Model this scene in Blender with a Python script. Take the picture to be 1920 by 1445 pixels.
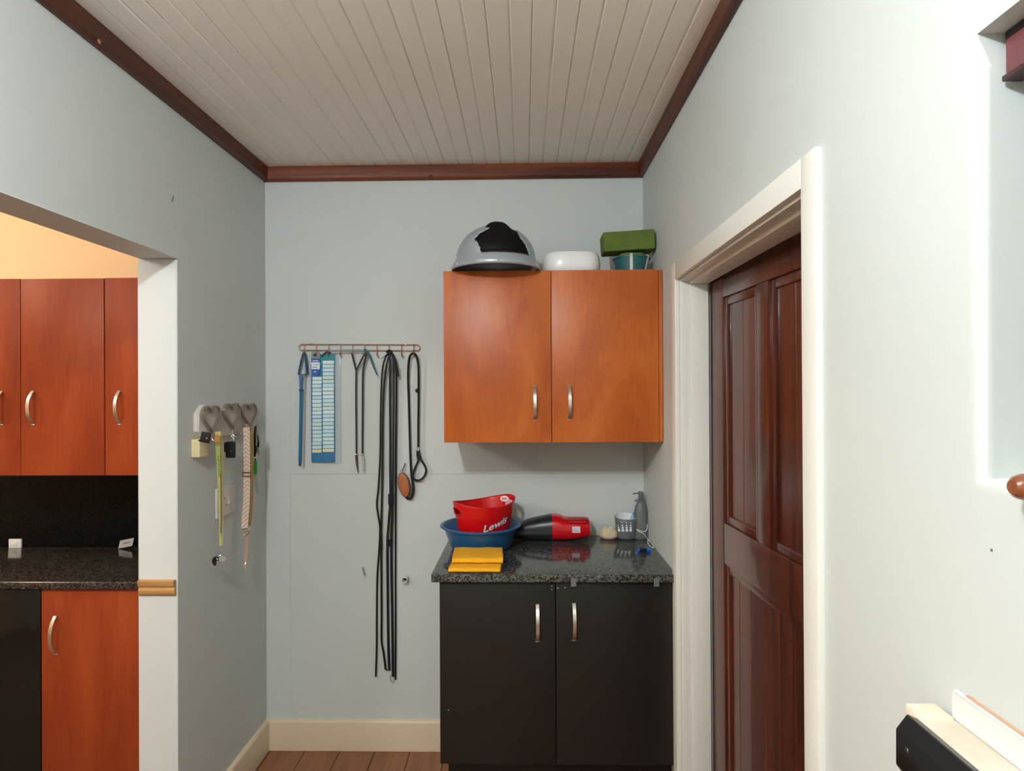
import bpy, bmesh, math, random
from mathutils import Vector, Matrix
random.seed(7)
for o in list(bpy.data.objects): bpy.data.objects.remove(o)
scn = bpy.context.scene
COL = scn.collection

# ------------------------------------------------------------------ camera
F = 1150.0                       # focal length in pixels of a 1920x1445 frame
CAM = Vector((0.0, -2.67915, 1.58))
YAW, PITCH, ROLL = 0.01975, 0.0036, -0.00496
fwd = Vector((-math.sin(YAW)*math.cos(PITCH), math.cos(YAW)*math.cos(PITCH), math.sin(PITCH)))
rgt = Vector((math.cos(YAW), math.sin(YAW), 0)); upv = rgt.cross(fwd)
rgt, upv = math.cos(ROLL)*rgt + math.sin(ROLL)*upv, math.cos(ROLL)*upv - math.sin(ROLL)*rgt
cd = bpy.data.cameras.new('camera'); cam = bpy.data.objects.new('camera', cd); COL.objects.link(cam)
cd.sensor_fit = 'HORIZONTAL'; cd.sensor_width = 36; cd.lens = F/1920*36; cd.clip_start = .02
cam.matrix_world = Matrix(((rgt.x, upv.x, -fwd.x, CAM.x), (rgt.y, upv.y, -fwd.y, CAM.y), (rgt.z, upv.z, -fwd.z, CAM.z), (0, 0, 0, 1)))
scn.camera = cam

# ------------------------------------------------------------------ world, lamps, exposure
w = bpy.data.worlds.new('world'); scn.world = w; w.use_nodes = True
w.node_tree.nodes['Background'].inputs[0].default_value = (.6, .7, 1, 1)
w.node_tree.nodes['Background'].inputs[1].default_value = .004
def lamp(name, loc, power, col, size):
    d = bpy.data.lights.new(name, 'POINT'); d.shadow_soft_size = size; d.energy = power; d.color = col
    o = bpy.data.objects.new(name, d); COL.objects.link(o); o.location = loc
    return o
lamp('ceiling_lamp', (-.55, -2.72, 2.40), 84, (.95, 1.0, 1.03), .05)
lamp('kitchen_light', (-2.30, -2.20, 2.36), 48, (1.0, .97, .92), .12)
lamp('kitchen_light', (-2.95, -1.15, 2.40), 22, (1.0, .86, .66), .10)  # added warm fill that brightens the kitchen back wall, no known fitting
vs = scn.view_settings
vs.view_transform = 'Standard'; vs.look = 'None'; vs.exposure = 0.0; vs.gamma = 1.0; vs.use_curve_mapping = False

# ------------------------------------------------------------------ helpers
def at(px, py, ax, v):
    "pixel of the photograph -> point on the plane (axis ax = v)"
    d = fwd + rgt*((px-960)/F) - upv*((py-722.5)/F)
    return CAM + d*((v-CAM[ax])/d[ax])
XL, XR = -1.138, .5206
def B(px, py, off=0.0): return at(px, py, 1, -off)          # on / in front of the back wall
def L(px, py, off=0.0): return at(px, py, 0, XL+off)        # on / in front of the left wall
def pix(p):
    d = Vector(p)-CAM; z = d.dot(fwd)
    return 960+F*d.dot(rgt)/z, 722.5-F*d.dot(upv)/z

def lin(c): c /= 255.0; return c/12.92 if c <= .04045 else ((c+.055)/1.055)**2.4
def rgb(r, g, b): return (lin(r), lin(g), lin(b), 1)
MATS = {}
def mat(name, col, rough=.5, metal=0.0, spec=.5, var=0.0, vscale=6, bump=0.0, bscale=60, coat=0.0, trans=0.0, stretch=(1, 1, 1), col2=None, sheen=0):
    if name in MATS: return MATS[name]
    m = bpy.data.materials.new(name); m.use_nodes = True; nt = m.node_tree; N = nt.nodes; K = nt.links
    b = N['Principled BSDF']
    b.inputs['Base Color'].default_value = col; b.inputs['Roughness'].default_value = rough
    b.inputs['Metallic'].default_value = metal; b.inputs['Specular IOR Level'].default_value = spec
    b.inputs['Coat Weight'].default_value = coat; b.inputs['Coat Roughness'].default_value = .08
    b.inputs['Transmission Weight'].default_value = trans; b.inputs['Sheen Weight'].default_value = sheen
    if var or bump:
        tc = N.new('ShaderNodeTexCoord'); mp = N.new('ShaderNodeMapping'); mp.inputs['Scale'].default_value = stretch
        K.new(tc.outputs['Object'], mp.inputs['Vector'])
    if var:
        n = N.new('ShaderNodeTexNoise'); n.inputs['Scale'].default_value = vscale; n.inputs['Detail'].default_value = 5
        K.new(mp.outputs[0], n.inputs['Vector'])
        r = N.new('ShaderNodeValToRGB'); c2 = col2 or tuple(x*(1-var) for x in col[:3])+(1,)
        r.color_ramp.elements[0].position = .3; r.color_ramp.elements[1].position = .7
        r.color_ramp.elements[0].color = c2; r.color_ramp.elements[1].color = col
        K.new(n.outputs['Fac'], r.inputs[0]); K.new(r.outputs[0], b.inputs['Base Color'])
    if bump:
        n2 = N.new('ShaderNodeTexNoise'); n2.inputs['Scale'].default_value = bscale; n2.inputs['Detail'].default_value = 4
        K.new(mp.outputs[0], n2.inputs['Vector'])
        bp = N.new('ShaderNodeBump'); bp.inputs['Strength'].default_value = bump; bp.inputs['Distance'].default_value = .004
        K.new(n2.outputs['Fac'], bp.inputs['Height']); K.new(bp.outputs[0], b.inputs['Normal'])
    MATS[name] = m; return m
def wood(name, c1, c2, c3, rough=.35, grain=(9, 9, .9), spec=.5, coat=0.0, fine=.35):
    if name in MATS: return MATS[name]
    m = bpy.data.materials.new(name); m.use_nodes = True; nt = m.node_tree; N = nt.nodes; K = nt.links; b = N['Principled BSDF']
    tc = N.new('ShaderNodeTexCoord'); mp = N.new('ShaderNodeMapping'); mp.inputs['Scale'].default_value = grain
    K.new(tc.outputs['Object'], mp.inputs['Vector'])
    n = N.new('ShaderNodeTexNoise'); n.inputs['Scale'].default_value = 1.0; n.inputs['Detail'].default_value = 6; n.inputs['Distortion'].default_value = 1.3
    K.new(mp.outputs[0], n.inputs['Vector'])
    r = N.new('ShaderNodeValToRGB'); e = r.color_ramp.elements
    e[0].position = .3; e[0].color = c1; e[1].position = .72; e[1].color = c3
    x = e.new(.5); x.color = c2
    K.new(n.outputs['Fac'], r.inputs[0])
    mp2 = N.new('ShaderNodeMapping'); mp2.inputs['Scale'].default_value = tuple(g*14 if g > 3 else g*3 for g in grain)
    K.new(tc.outputs['Object'], mp2.inputs['Vector'])
    n2 = N.new('ShaderNodeTexNoise'); n2.inputs['Scale'].default_value = 1.5; n2.inputs['Detail'].default_value = 3
    K.new(mp2.outputs[0], n2.inputs['Vector'])
    mx = N.new('ShaderNodeMix'); mx.data_type = 'RGBA'; mx.blend_type = 'MULTIPLY'
    r2 = N.new('ShaderNodeValToRGB'); r2.color_ramp.elements[0].position = .35; r2.color_ramp.elements[1].position = .6
    r2.color_ramp.elements[0].color = (1-fine, 1-fine, 1-fine, 1); r2.color_ramp.elements[1].color = (1, 1, 1, 1)
    K.new(n2.outputs['Fac'], r2.inputs[0])
    mx.inputs[0].default_value = 1.0; K.new(r.outputs[0], mx.inputs[6]); K.new(r2.outputs[0], mx.inputs[7])
    K.new(mx.outputs[2], b.inputs['Base Color'])
    b.inputs['Roughness'].default_value = rough; b.inputs['Specular IOR Level'].default_value = spec; b.inputs['Coat Weight'].default_value = coat
    MATS[name] = m; return m
def granite(name, base, speck, rough=.12, scale=260, spec=.6):
    m = bpy.data.materials.new(name); m.use_nodes = True; nt = m.node_tree; N = nt.nodes; K = nt.links; b = N['Principled BSDF']
    tc = N.new('ShaderNodeTexCoord')
    v = N.new('ShaderNodeTexVoronoi'); v.inputs['Scale'].default_value = scale; K.new(tc.outputs['Object'], v.inputs['Vector'])
    n = N.new('ShaderNodeTexNoise'); n.inputs['Scale'].default_value = 90; n.inputs['Detail'].default_value = 6; K.new(tc.outputs['Object'], n.inputs['Vector'])
    ad = N.new('ShaderNodeMix'); ad.data_type = 'RGBA'; ad.inputs[0].default_value = .55
    K.new(v.outputs['Color'], ad.inputs[6]); K.new(n.outputs['Color'], ad.inputs[7])
    bw = N.new('ShaderNodeRGBToBW'); K.new(ad.outputs[2], bw.inputs[0])
    r = N.new('ShaderNodeValToRGB'); e = r.color_ramp.elements
    e[0].position = .42; e[0].color = base; e[1].position = .66; e[1].color = speck
    K.new(bw.outputs[0], r.inputs[0]); K.new(r.outputs[0], b.inputs['Base Color'])
    b.inputs['Roughness'].default_value = rough; b.inputs['Specular IOR Level'].default_value = spec
    MATS[name] = m; return m

M_WALL = mat('wall_paint', rgb(203, 209, 206), .6, spec=.3, var=.05, vscale=2.2, bump=.12, bscale=55)
M_WALLW = mat('white_plaster', rgb(206, 209, 207), .6, spec=.3, var=.03, vscale=3, bump=.15, bscale=50)
M_PEACH = mat('peach_kitchen_paint', rgb(254, 220, 172), .7, var=.04, vscale=2)
M_CEIL = mat('ceiling_board_paint', rgb(246, 240, 230), .45, spec=.35, var=.05, vscale=2.5)
M_WPAINT = mat('white_gloss_paint', rgb(232, 232, 224), .38, var=.04, vscale=7, bump=.06, bscale=40)
M_CREAM = mat('cream_gloss_paint', rgb(220, 200, 172), .4, var=.05, vscale=4)
M_CORN = wood('dark_cornice_wood', rgb(78, 34, 16), rgb(118, 56, 28), rgb(140, 72, 36), .5, (.9, 14, 14), fine=.3)
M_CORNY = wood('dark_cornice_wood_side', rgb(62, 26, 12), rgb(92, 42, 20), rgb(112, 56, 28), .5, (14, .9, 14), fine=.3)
M_CHERRY = wood('cherry_laminate', rgb(166, 80, 30), rgb(186, 96, 38), rgb(200, 112, 50), .37, (4.0, 4.0, 2.0), spec=.32, fine=.1)
M_CHERRY2 = wood('red_cherry_laminate', rgb(134, 52, 25), rgb(150, 63, 30), rgb(162, 74, 36), .42, (4, 4, 1.1), spec=.18, fine=.1)
M_DOOR = wood('mahogany_varnish', rgb(62, 24, 14), rgb(84, 36, 20), rgb(98, 44, 24), .3, (16, 16, .8), coat=.25, fine=.35)
M_FLOOR = wood('floor_plank_wood', rgb(122, 78, 50), rgb(142, 94, 62), rgb(156, 106, 72), .4, (10, .9, 10), fine=.25)
M_BLACK = mat('black_cabinet_laminate', rgb(29, 26, 24), .42, spec=.35, var=.1, vscale=12)
M_GRAN = granite('grey_granite', rgb(28, 30, 30), rgb(104, 108, 104), .1)
M_GRANB = granite('black_granite', rgb(5, 6, 8), rgb(18, 18, 20), .25, spec=.12)
M_GRANK = granite('brown_black_granite', rgb(22, 20, 19), rgb(84, 76, 70), .1)
M_STEEL = mat('brushed_steel', (.72, .70, .66, 1), .28, metal=1)
M_CHROME = mat('chrome_metal', (.8, .8, .8, 1), .12, metal=1)
M_COPPER = mat('rose_copper_wire', rgb(212, 140, 116), .22, metal=1)
M_BRASS = mat('pale_brass', rgb(214, 180, 120), .25, metal=1)
M_BLKP = mat('black_plastic', rgb(14, 14, 15), .38)
M_BLKF = mat('black_webbing', rgb(14, 14, 15), .75, bump=.3, bscale=700)
M_BLKL = mat('black_leather', rgb(13, 13, 14), .55, spec=.3)
M_INK = mat('black_ink', rgb(20, 20, 22), .8)
M_WHITEP = mat('white_plastic', rgb(222, 222, 219), .35)
M_DARK = mat('dark_hole', rgb(8, 8, 8), .9)

def new_bm(): return bmesh.new()
def box(bm, x0, x1, y0, y1, z0, z1):
    vs_ = [bm.verts.new((x, y, z)) for x in (x0, x1) for y in (y0, y1) for z in (z0, z1)]
    q = [(0, 1, 3, 2), (4, 6, 7, 5), (0, 4, 5, 1), (2, 3, 7, 6), (0, 2, 6, 4), (1, 5, 7, 3)]
    for f in q: bm.faces.new([vs_[i] for i in f])
    return bm
def prism(bm, pts, axis, a, b):
    "polygon of 2D points extruded along axis: axis 0 pts=(y,z), 1 pts=(x,z), 2 pts=(x,y)"
    def P(p, h): return {0: (h, p[0], p[1]), 1: (p[0], h, p[1]), 2: (p[0], p[1], h)}[axis]
    lo = [bm.verts.new(P(p, a)) for p in pts]; hi = [bm.verts.new(P(p, b)) for p in pts]; n = len(pts)
    bm.faces.new(lo); bm.faces.new(hi)
    for i in range(n): bm.faces.new((lo[i], lo[(i+1) % n], hi[(i+1) % n], hi[i]))
    return bm
def smooth_pts(pts, n=4, closed=False):
    P = [Vector(p) for p in pts]; out = []; m = len(P)
    rngs = range(m) if closed else range(m-1)
    for i in rngs:
        p0 = P[(i-1) % m] if closed or i > 0 else P[i]; p1 = P[i]; p2 = P[(i+1) % m]
        p3 = P[(i+2) % m] if closed or i+2 < m else P[i+1]
        for k in range(n):
            t = k/n
            out.append(.5*((2*p1)+(p2-p0)*t+(2*p0-5*p1+4*p2-p3)*t*t+(3*p1-p0-3*p2+p3)*t**3))
    if not closed: out.append(P[-1])
    return out
def sweep(bm, pts, ring_fn, closed=False, caps=True):
    rings = []; m = len(pts)
    for i, p in enumerate(pts):
        a = pts[(i-1) % m] if closed or i > 0 else p; b = pts[(i+1) % m] if closed or i < m-1 else p
        t = (Vector(b)-Vector(a)).normalized()
        rings.append([bm.verts.new(v) for v in ring_fn(i, Vector(p), t)])
    k = len(rings[0])
    for i in range(m if closed else m-1):
        A, C = rings[i], rings[(i+1) % m]
        for j in range(k): bm.faces.new((A[j], A[(j+1) % k], C[(j+1) % k], C[j]))
    if caps and not closed: bm.faces.new(rings[0]); bm.faces.new(rings[-1])
    return bm
def tube(bm, pts, r, seg=8, closed=False):
    pts = [Vector(p) for p in pts]; ref = [None]
    def ring(i, p, t):
        if ref[0] is None:
            u = t.cross(Vector((0, 0, 1)));  u = t.cross(Vector((1, 0, 0))) if u.length < .1 else u
        else: u = ref[0]-t*ref[0].dot(t)
        u.normalize(); ref[0] = u; v = t.cross(u); rr = r(i) if callable(r) else r
        return [p+(u*math.cos(2*math.pi*j/seg)+v*math.sin(2*math.pi*j/seg))*rr for j in range(seg)]
    return sweep(bm, pts, ring, closed)
def strap(bm, pts, wd, th, n=(0, -1, 0), closed=False):
    n = Vector(n)
    def ring(i, p, t):
        s = t.cross(n)
        if s.length < .05: s = t.cross(Vector((1, 0, 0)))
        s.normalize(); nn = s.cross(t).normalized(); w_ = wd(i) if callable(wd) else wd
        return [p+s*w_/2+nn*th/2, p-s*w_/2+nn*th/2, p-s*w_/2-nn*th/2, p+s*w_/2-nn*th/2]
    return sweep(bm, [Vector(p) for p in pts], ring, closed)
def lathe(bm, prof, n=32, c=(0, 0, 0), sx=1.0, sy=1.0, axis=2, closed=False):
    "profile (r, h); open ends with r=0 are poles"
    rings = []
    def P(r, h, a):
        x, y = r*math.cos(a)*sx, r*math.sin(a)*sy
        v = {2: (x, y, h), 1: (x, h, y), 0: (h, x, y)}[axis]
        return (c[0]+v[0], c[1]+v[1], c[2]+v[2])
    for r, h in prof:
        rings.append([bm.verts.new(P(0, h, 0))] if r == 0 else [bm.verts.new(P(r, h, 2*math.pi*j/n)) for j in range(n)])
    m = len(rings)
    for i in range(m if closed else m-1):
        A, C = rings[i], rings[(i+1) % m]
        for j in range(n):
            k = (j+1) % n
            if len(A) == 1 and len(C) == 1: continue
            if len(A) == 1: bm.faces.new((A[0], C[k], C[j]))
            elif len(C) == 1: bm.faces.new((A[j], A[k], C[0]))
            else: bm.faces.new((A[j], A[k], C[k], C[j]))
    return bm
def bev(bm, w, seg=2, ang=30, sel=None):
    bm.normal_update()
    es = [e for e in bm.edges if len(e.link_faces) == 2 and e.calc_face_angle(0) > math.radians(ang) and (sel is None or sel(e))]
    if es: bmesh.ops.bevel(bm, geom=es, offset=w, segments=seg, profile=.6, affect='EDGES', clamp_overlap=True)
    return bm

def root(name, loc, label, cat, group=None):
    o = bpy.data.objects.new(name, None); COL.objects.link(o); o.location = loc
    o.empty_display_size = .05
    o['label'] = label; o['category'] = cat
    if group: o['group'] = group
    return o
def orig(o):
    v = Vector(o.location)
    while o.parent: o = o.parent; v += o.location
    return v
def part(name, bm, m, parent=None, smooth=True, loc=None):
    "mesh object from a bmesh in world coordinates; parts share their thing's frame"
    if parent is None:
        if loc is None:
            xs = [v.co for v in bm.verts]
            loc = Vector(((min(v.x for v in xs)+max(v.x for v in xs))/2, (min(v.y for v in xs)+max(v.y for v in xs))/2, min(v.z for v in xs)))
        o0 = Vector(loc)
    else: o0 = orig(parent)
    bmesh.ops.translate(bm, verts=bm.verts, vec=-o0)
    bmesh.ops.recalc_face_normals(bm, faces=bm.faces)
    me = bpy.data.meshes.new(name); bm.to_mesh(me); bm.free()
    if smooth:
        for p in me.polygons: p.use_smooth = True
        try: me.set_sharp_from_angle(angle=math.radians(35))
        except Exception: pass
    me.materials.append(m)
    o = bpy.data.objects.new(name, me); COL.objects.link(o)
    if parent is None: o.location = o0
    else: o.parent = parent
    return o
def struct(name, bm, m, parent=None, smooth=True):
    o = part(name, bm, m, parent, smooth, loc=(0, 0, 0))
    if parent is None: o['kind'] = 'structure'
    return o
def sroot(name, loc=(0, 0, 0)):
    o = bpy.data.objects.new(name, None); COL.objects.link(o); o.location = loc; o['kind'] = 'structure'; return o
def tag(o, label, cat, group=None):
    o['label'] = label; o['category'] = cat
    if group: o['group'] = group
    return o
def cp(o, parent, d):
    c = o.copy(); COL.objects.link(c); c.parent = parent; c.location = Vector(o.location)+Vector(d); return c
def hb(name, m, parent, *dims, bevel=0, seg=2):
    bm = box(new_bm(), *dims)
    if bevel: bev(bm, bevel, seg)
    return part(name, bm, m, parent)
def solid_grid(us, vs_, solid, mapf):
    "wall with openings: cells of a grid, closed front, back and reveals; mapf(u, v, side) -> xyz"
    bm = new_bm(); V = {}
    def vert(i, j, s):
        if (i, j, s) not in V: V[(i, j, s)] = bm.verts.new(mapf(us[i], vs_[j], s))
        return V[(i, j, s)]
    nu, nv = len(us)-1, len(vs_)-1
    S = lambda i, j: 0 <= i < nu and 0 <= j < nv and solid((us[i]+us[i+1])/2, (vs_[j]+vs_[j+1])/2)
    for i in range(nu):
        for j in range(nv):
            if not S(i, j): continue
            for s in (0, 1): bm.faces.new([vert(i, j, s), vert(i+1, j, s), vert(i+1, j+1, s), vert(i, j+1, s)])
            if not S(i-1, j): bm.faces.new([vert(i, j, 0), vert(i, j+1, 0), vert(i, j+1, 1), vert(i, j, 1)])
            if not S(i+1, j): bm.faces.new([vert(i+1, j, 0), vert(i+1, j+1, 0), vert(i+1, j+1, 1), vert(i+1, j, 1)])
            if not S(i, j-1): bm.faces.new([vert(i, j, 0), vert(i+1, j, 0), vert(i+1, j, 1), vert(i, j, 1)])
            if not S(i, j+1): bm.faces.new([vert(i, j+1, 0), vert(i+1, j+1, 0), vert(i+1, j+1, 1), vert(i, j+1, 1)])
    return bm

# ================================================================== THE ROOM
ZC = 2.553; YF = -4.3; KX = -3.9            # ceiling, wall behind the camera, far kitchen wall
TW = .125                                   # wall thickness
# floor and planks
fl = struct('floor', box(new_bm(), KX, XR+1.4, YF, .12, -.1, -.012), mat('screed', rgb(120, 100, 84), .8))
PW = .1535; x = at(510, 1409, 2, 0).x-.012
k = 0; pl0 = {}
while x < XR-.005:
    x1 = min(x+PW, XR)
    if k == 0: x0 = XL
    ys = [YF, -2.9, -1.45, 0] if k % 2 else [YF, -2.1, -.62, 0]
    for a, b_ in zip(ys, ys[1:]):
        p = hb('floor_plank', M_FLOOR, fl, x+.0012, x1-.0012, a+.001, b_-.001, -.012, 0, bevel=.0016, seg=1)
    x = x1; k += 1
hb('floor_plank', M_FLOOR, fl, XL, at(510, 1409, 2, 0).x-.0132, YF, 0, -.012, 0, bevel=.0016, seg=1)
# ceiling and its boards
ce = struct('ceiling', box(new_bm(), KX, XR+.16, YF, .12, ZC+.012, ZC+.1), M_CEIL)
BW = .1213; J0 = .0255
def board_profile(a, b_):
    h = ZC; c = (a+b_)/2
    return [(a, h+.014), (a, h+.0045), (a+.0035, h), (c-.005, h), (c-.002, h+.003), (c+.002, h+.003), (c+.005, h), (b_-.0035, h), (b_, h+.0045), (b_, h+.014)]
n0 = int(math.floor((XL-J0)/BW)); n1 = int(math.ceil((XR-J0)/BW)); first = None
for n in range(n0, n1):
    a, b_ = J0+n*BW, J0+(n+1)*BW
    if a >= XL and b_ <= XR:
        if first is None:
            first = part('ceiling_board', prism(new_bm(), board_profile(a, b_), 1, YF, 0), M_CEIL, ce, smooth=False); fa = a
        else: cp(first, ce, (a-fa, 0, 0))
    else:
        a, b_ = max(a, XL), min(b_, XR)
        part('ceiling_board', prism(new_bm(), [(a, ZC+.014), (a, ZC), (b_, ZC), (b_, ZC+.014)], 1, YF, 0), M_CEIL, ce, smooth=False)
# back wall with the boarded-up panel
wb = struct('wall_back', box(new_bm(), XL, XR+.16, 0, .12, -.1, ZC+.012), M_WALL)
seam = B(700, 888.5).z; pxl = B(545, 900).x; ptop = B(640, 548.5).z
hb('wall_board', M_WALL, wb, pxl, XR-.002, -.0022, .004, seam+.0006, ptop, bevel=.001, seg=1)
hb('wall_board', M_WALL, wb, pxl, XR-.002, -.0026, .004, .05, seam-.0006, bevel=.001, seg=1)
hb('wall_board', M_WALL, wb, XL+.001, pxl-.0008, -.0012, .004, .05, seam-.0006, bevel=.0006, seg=1)
# left wall with the wide opening to the kitchen
YP, ZO = -.6903, 2.0095
wl = solid_grid([YF, -3.3, YP, 0.0], [-.1, ZO, ZC+.012], lambda y, z: not (-3.3 < y < YP and z < ZO), lambda u, v, s: (XL-TW*s, u, v))
bev(wl, .004, 2, sel=lambda e: all(abs(v.co.y-YP) < 1e-4 or abs(v.co.z-ZO) < 1e-4 for v in e.verts))
wlo = struct('wall_left', wl, M_WALL)
wlo.data.materials.append(M_WALLW)
for p in wlo.data.polygons:                 # the end of the wall facing the room is painted white
    c = p.center
    if abs(c.y-YP) < .003 and c.z < ZO: p.material_index = 1
# right wall: doorway and window recess
DF, DN, DT = -.600, -1.5465, 1.945          # rough opening of the door frame
RF, RN, RT, RB = -1.968, -3.25, 1.982, 1.474
WT = .16
wr = solid_grid([YF, RN, RF, DN, DF, 0.0], [-.1, RB, DT, RT, ZC+.012],
                lambda y, z: not (DN < y < DF and z < DT) and not (RN < y < RF and RB < z < RT), lambda u, v, s: (XR+WT*s, u, v))
wr_sel = lambda e: all(abs(v.co.x-XR) < 1e-4 and v.co.y < RF+.001 and v.co.y > RN-.001 and RB-.001 < v.co.z < RT+.001 for v in e.verts)
bev(wr, .016, 4, sel=wr_sel)
struct('wall_right', wr, M_WALL)
struct('wall_front', box(new_bm(), KX, XR+.16, YF-.12, YF, -.1, ZC+.012), M_WALL)
# kitchen shell
struct('wall_back_left', box(new_bm(), KX, XL-.0005, 0, .12, -.1, ZC+.012), M_PEACH)
struct('wall_far_left', box(new_bm(), KX-.12, KX, YF, .12, -.1, ZC+.012), M_PEACH)
# passage beyond the brown door
struct('wall_far_right', box(new_bm(), XR+1.4, XR+1.5, YF, .12, -.1, ZC+.012), M_WALL)
# window in the recess
wn = sroot('window_1')
hb('window_frame', M_DOOR, wn, XR+.115, XR+.155, RN, RF, RT-.05, RT, bevel=.003)
hb('window_frame', M_DOOR, wn, XR+.115, XR+.155, RN, RF, RB, RB+.05, bevel=.003)
for yy in (RN, (RN+RF)/2-.025, RF-.05): hb('window_frame', M_DOOR, wn, XR+.116, XR+.154, yy, yy+.05, RB+.05, RT-.05, bevel=.003)
for a, b_ in ((RN+.05, (RN+RF)/2-.025), ((RN+RF)/2+.025, RF-.05)):
    hb('window_pane', mat('night_glass', rgb(30, 34, 40), .04, trans=.9), wn, XR+.132, XR+.138, a, b_, RB+.05, RT-.05)
# cornice
CB = 2.490
t1 = struct('trim_1', bev(prism(new_bm(), [(0, CB), (-.013, CB), (-.022, CB+.012), (-.022, ZC), (0, ZC)], 0, XL, XR), .003, 2), M_CORN)
t2 = struct('trim_2', bev(prism(new_bm(), [(XL, CB), (XL+.013, CB), (XL+.022, CB+.012), (XL+.022, ZC), (XL, ZC)], 1, YF, -.0222), .003, 2), M_CORNY)
t3 = struct('trim_3', bev(prism(new_bm(), [(XR, CB), (XR-.013, CB), (XR-.022, CB+.012), (XR-.022, ZC), (XR, ZC)], 1, YF, -.0222), .003, 2), M_CORNY)
for (px_, py_, rr) in ((808, 330, .008), (1003, 327, .004)):
    c = B(px_, py_, .0222)
    part('wood_knot', lathe(new_bm(), [(0, 0), (rr*.6, -.0006), (rr, .001)], 14, c, axis=1), mat('knot_wood', rgb(40, 20, 12), .5), t1)
c = at(187, 78, 0, XL+.0222)
part('wood_knot', lathe(new_bm(), [(0, .0006), (.005, .0004), (.007, -.001)], 12, c, axis=0), mat('pale_filler', rgb(170, 120, 80), .6), t2)
# skirting boards
SBZ = at(660, 1351.5, 1, -.016).z
def skirt(ax, a, b_):
    s = lambda d: (-d if ax == 0 else XL+d)
    return prism(new_bm(), [(s(0), 0), (s(.018), 0), (s(.018), SBZ-.006), (s(.013), SBZ), (s(0), SBZ+.004)], ax, a, b_)
struct('baseboard_back', bev(skirt(0, XL, -.29), .0015, 1), M_CREAM)
struct('baseboard_left', bev(skirt(1, YP+.004, -.018), .0015, 1), M_CREAM)

# ------------------------------------------------------------------ door frame and door
fr = sroot('trim_4')
AW = .054; FX = XR-.012                       # architrave proud of the wall
def arch(name, dims): return hb(name, M_WPAINT, fr, *dims, bevel=.004, seg=2)
arch('architrave', (FX, XR+.004, DF-.003, DF+AW, 0, DT+AW))
arch('architrave', (FX, XR+.004, DN-AW, DN+.003, 0, DT+AW))
arch('architrave', (FX, XR+.004, DN+.003, DF-.003, DT-.003, DT+AW))
JD = XR+.098                                 # face of the door stop
for y0, y1, y2 in ((DF, DF-.010, DF-.016), (DN, DN+.010, DN+.016)):
    hb('door_jamb', M_WPAINT, fr, XR+.004, XR+.036, min(y0, y1), max(y0, y1), 0, DT, bevel=.002)
    hb('door_stop', M_WPAINT, fr, XR+.036, JD, min(y0, y2), max(y0, y2), 0, DT, bevel=.002)
hb('door_head', M_WPAINT, fr, XR+.004, XR+.036, DN+.010, DF-.010, DT-.010, DT, bevel=.002)
hb('door_head_stop', M_WPAINT, fr, XR+.036, JD, DN+.016, DF-.016, DT-.020, DT, bevel=.003)
dr = sroot('door_1', (JD+.004, DF-.018, 0))
def leaf(name, u0, u1, z0, z1, d0, d1, bevel=.003, seg=2, parent=None):
    bm = box(new_bm(), d0, d1, -u1, -u0, z0, z1)
    if bevel: bev(bm, bevel, seg)
    bmesh.ops.translate(bm, verts=bm.verts, vec=dr.location)
    return part(name, bm, M_DOOR, dr)
LW = .89
leaf('stile', 0, .108, .01, 1.95, 0, .04); leaf('stile', LW-.108, LW, .01, 1.95, 0, .04)
leaf('rail', .108, LW-.108, 1.862, 1.95, .0005, .0395); leaf('rail', .108, LW-.108, 1.02, 1.15, .0005, .0395)
leaf('rail', .108, LW-.108, .01, .2, .0005, .0395); leaf('muntin', .352, .424, 1.15, 1.862, .0005, .0395)
def panel(u0, u1, z0, z1):
    # raised moulding frame + recessed boards with grooves
    for a in ((u0, u0+.026, z0, z1), (u1-.026, u1, z0, z1), (u0+.026, u1-.026, z1-.026, z1), (u0+.026, u1-.026, z0, z0+.026)):
        leaf('panel_moulding', *a, .006, .03, .005, 2)
    n = max(2, round((u1-u0)/(.12 if z0 > 1 else .088))); bw = (u1-u0)/n
    for i in range(n): leaf('panel_board', u0+i*bw, u0+(i+1)*bw, z0, z1, .014, .03, .0025, 1)
panel(.108, .352, 1.15, 1.862); panel(.424, LW-.108, 1.15, 1.862); panel(.108, LW-.108, .2, 1.02)
for zz in (.3, 1.1, 1.75):
    bm = new_bm(); tube(bm, [(0, 0, zz-.045), (0, 0, zz+.045)], .006, 10); bmesh.ops.translate(bm, verts=bm.verts, vec=Vector(dr.location)+Vector((.045, .004, 0)))
    part('hinge', bm, M_STEEL, dr)
dr.rotation_euler.z = math.radians(3.4)

# ================================================================== FITTED FURNITURE
def bow_handle(parent, x, yf, zc, ln=.127, wd=.0125, out=.027):
    pts = []
    for i in range(13):
        t = -1+2*i/12; pts.append((x, yf-out*(1-abs(t)**2.4)-.001, zc+t*ln/2))
    bm = strap(new_bm(), pts, lambda i: wd*(1-.0*abs(i-6)), .0034)
    bev(bm, .0008, 1, ang=50)
    for s in (-1, 1): box(bm, x-wd/2, x+wd/2, yf-.003, yf+.0005, zc+s*ln/2-.006 if s > 0 else zc-ln/2-.001, zc+ln/2+.001 if s > 0 else zc-ln/2+.006)
    return part('handle', bm, M_STEEL, parent)
def cab_door(r, m, x0, x1, yf, z0, z1, hx=None, hz=None, th=.018, hl=.127):
    d = hb('door', m, r, x0, x1, yf, yf+th, z0, z1, bevel=.0015, seg=2)
    if hx is not None: bow_handle(d, hx, yf, hz, hl)
    return d
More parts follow.
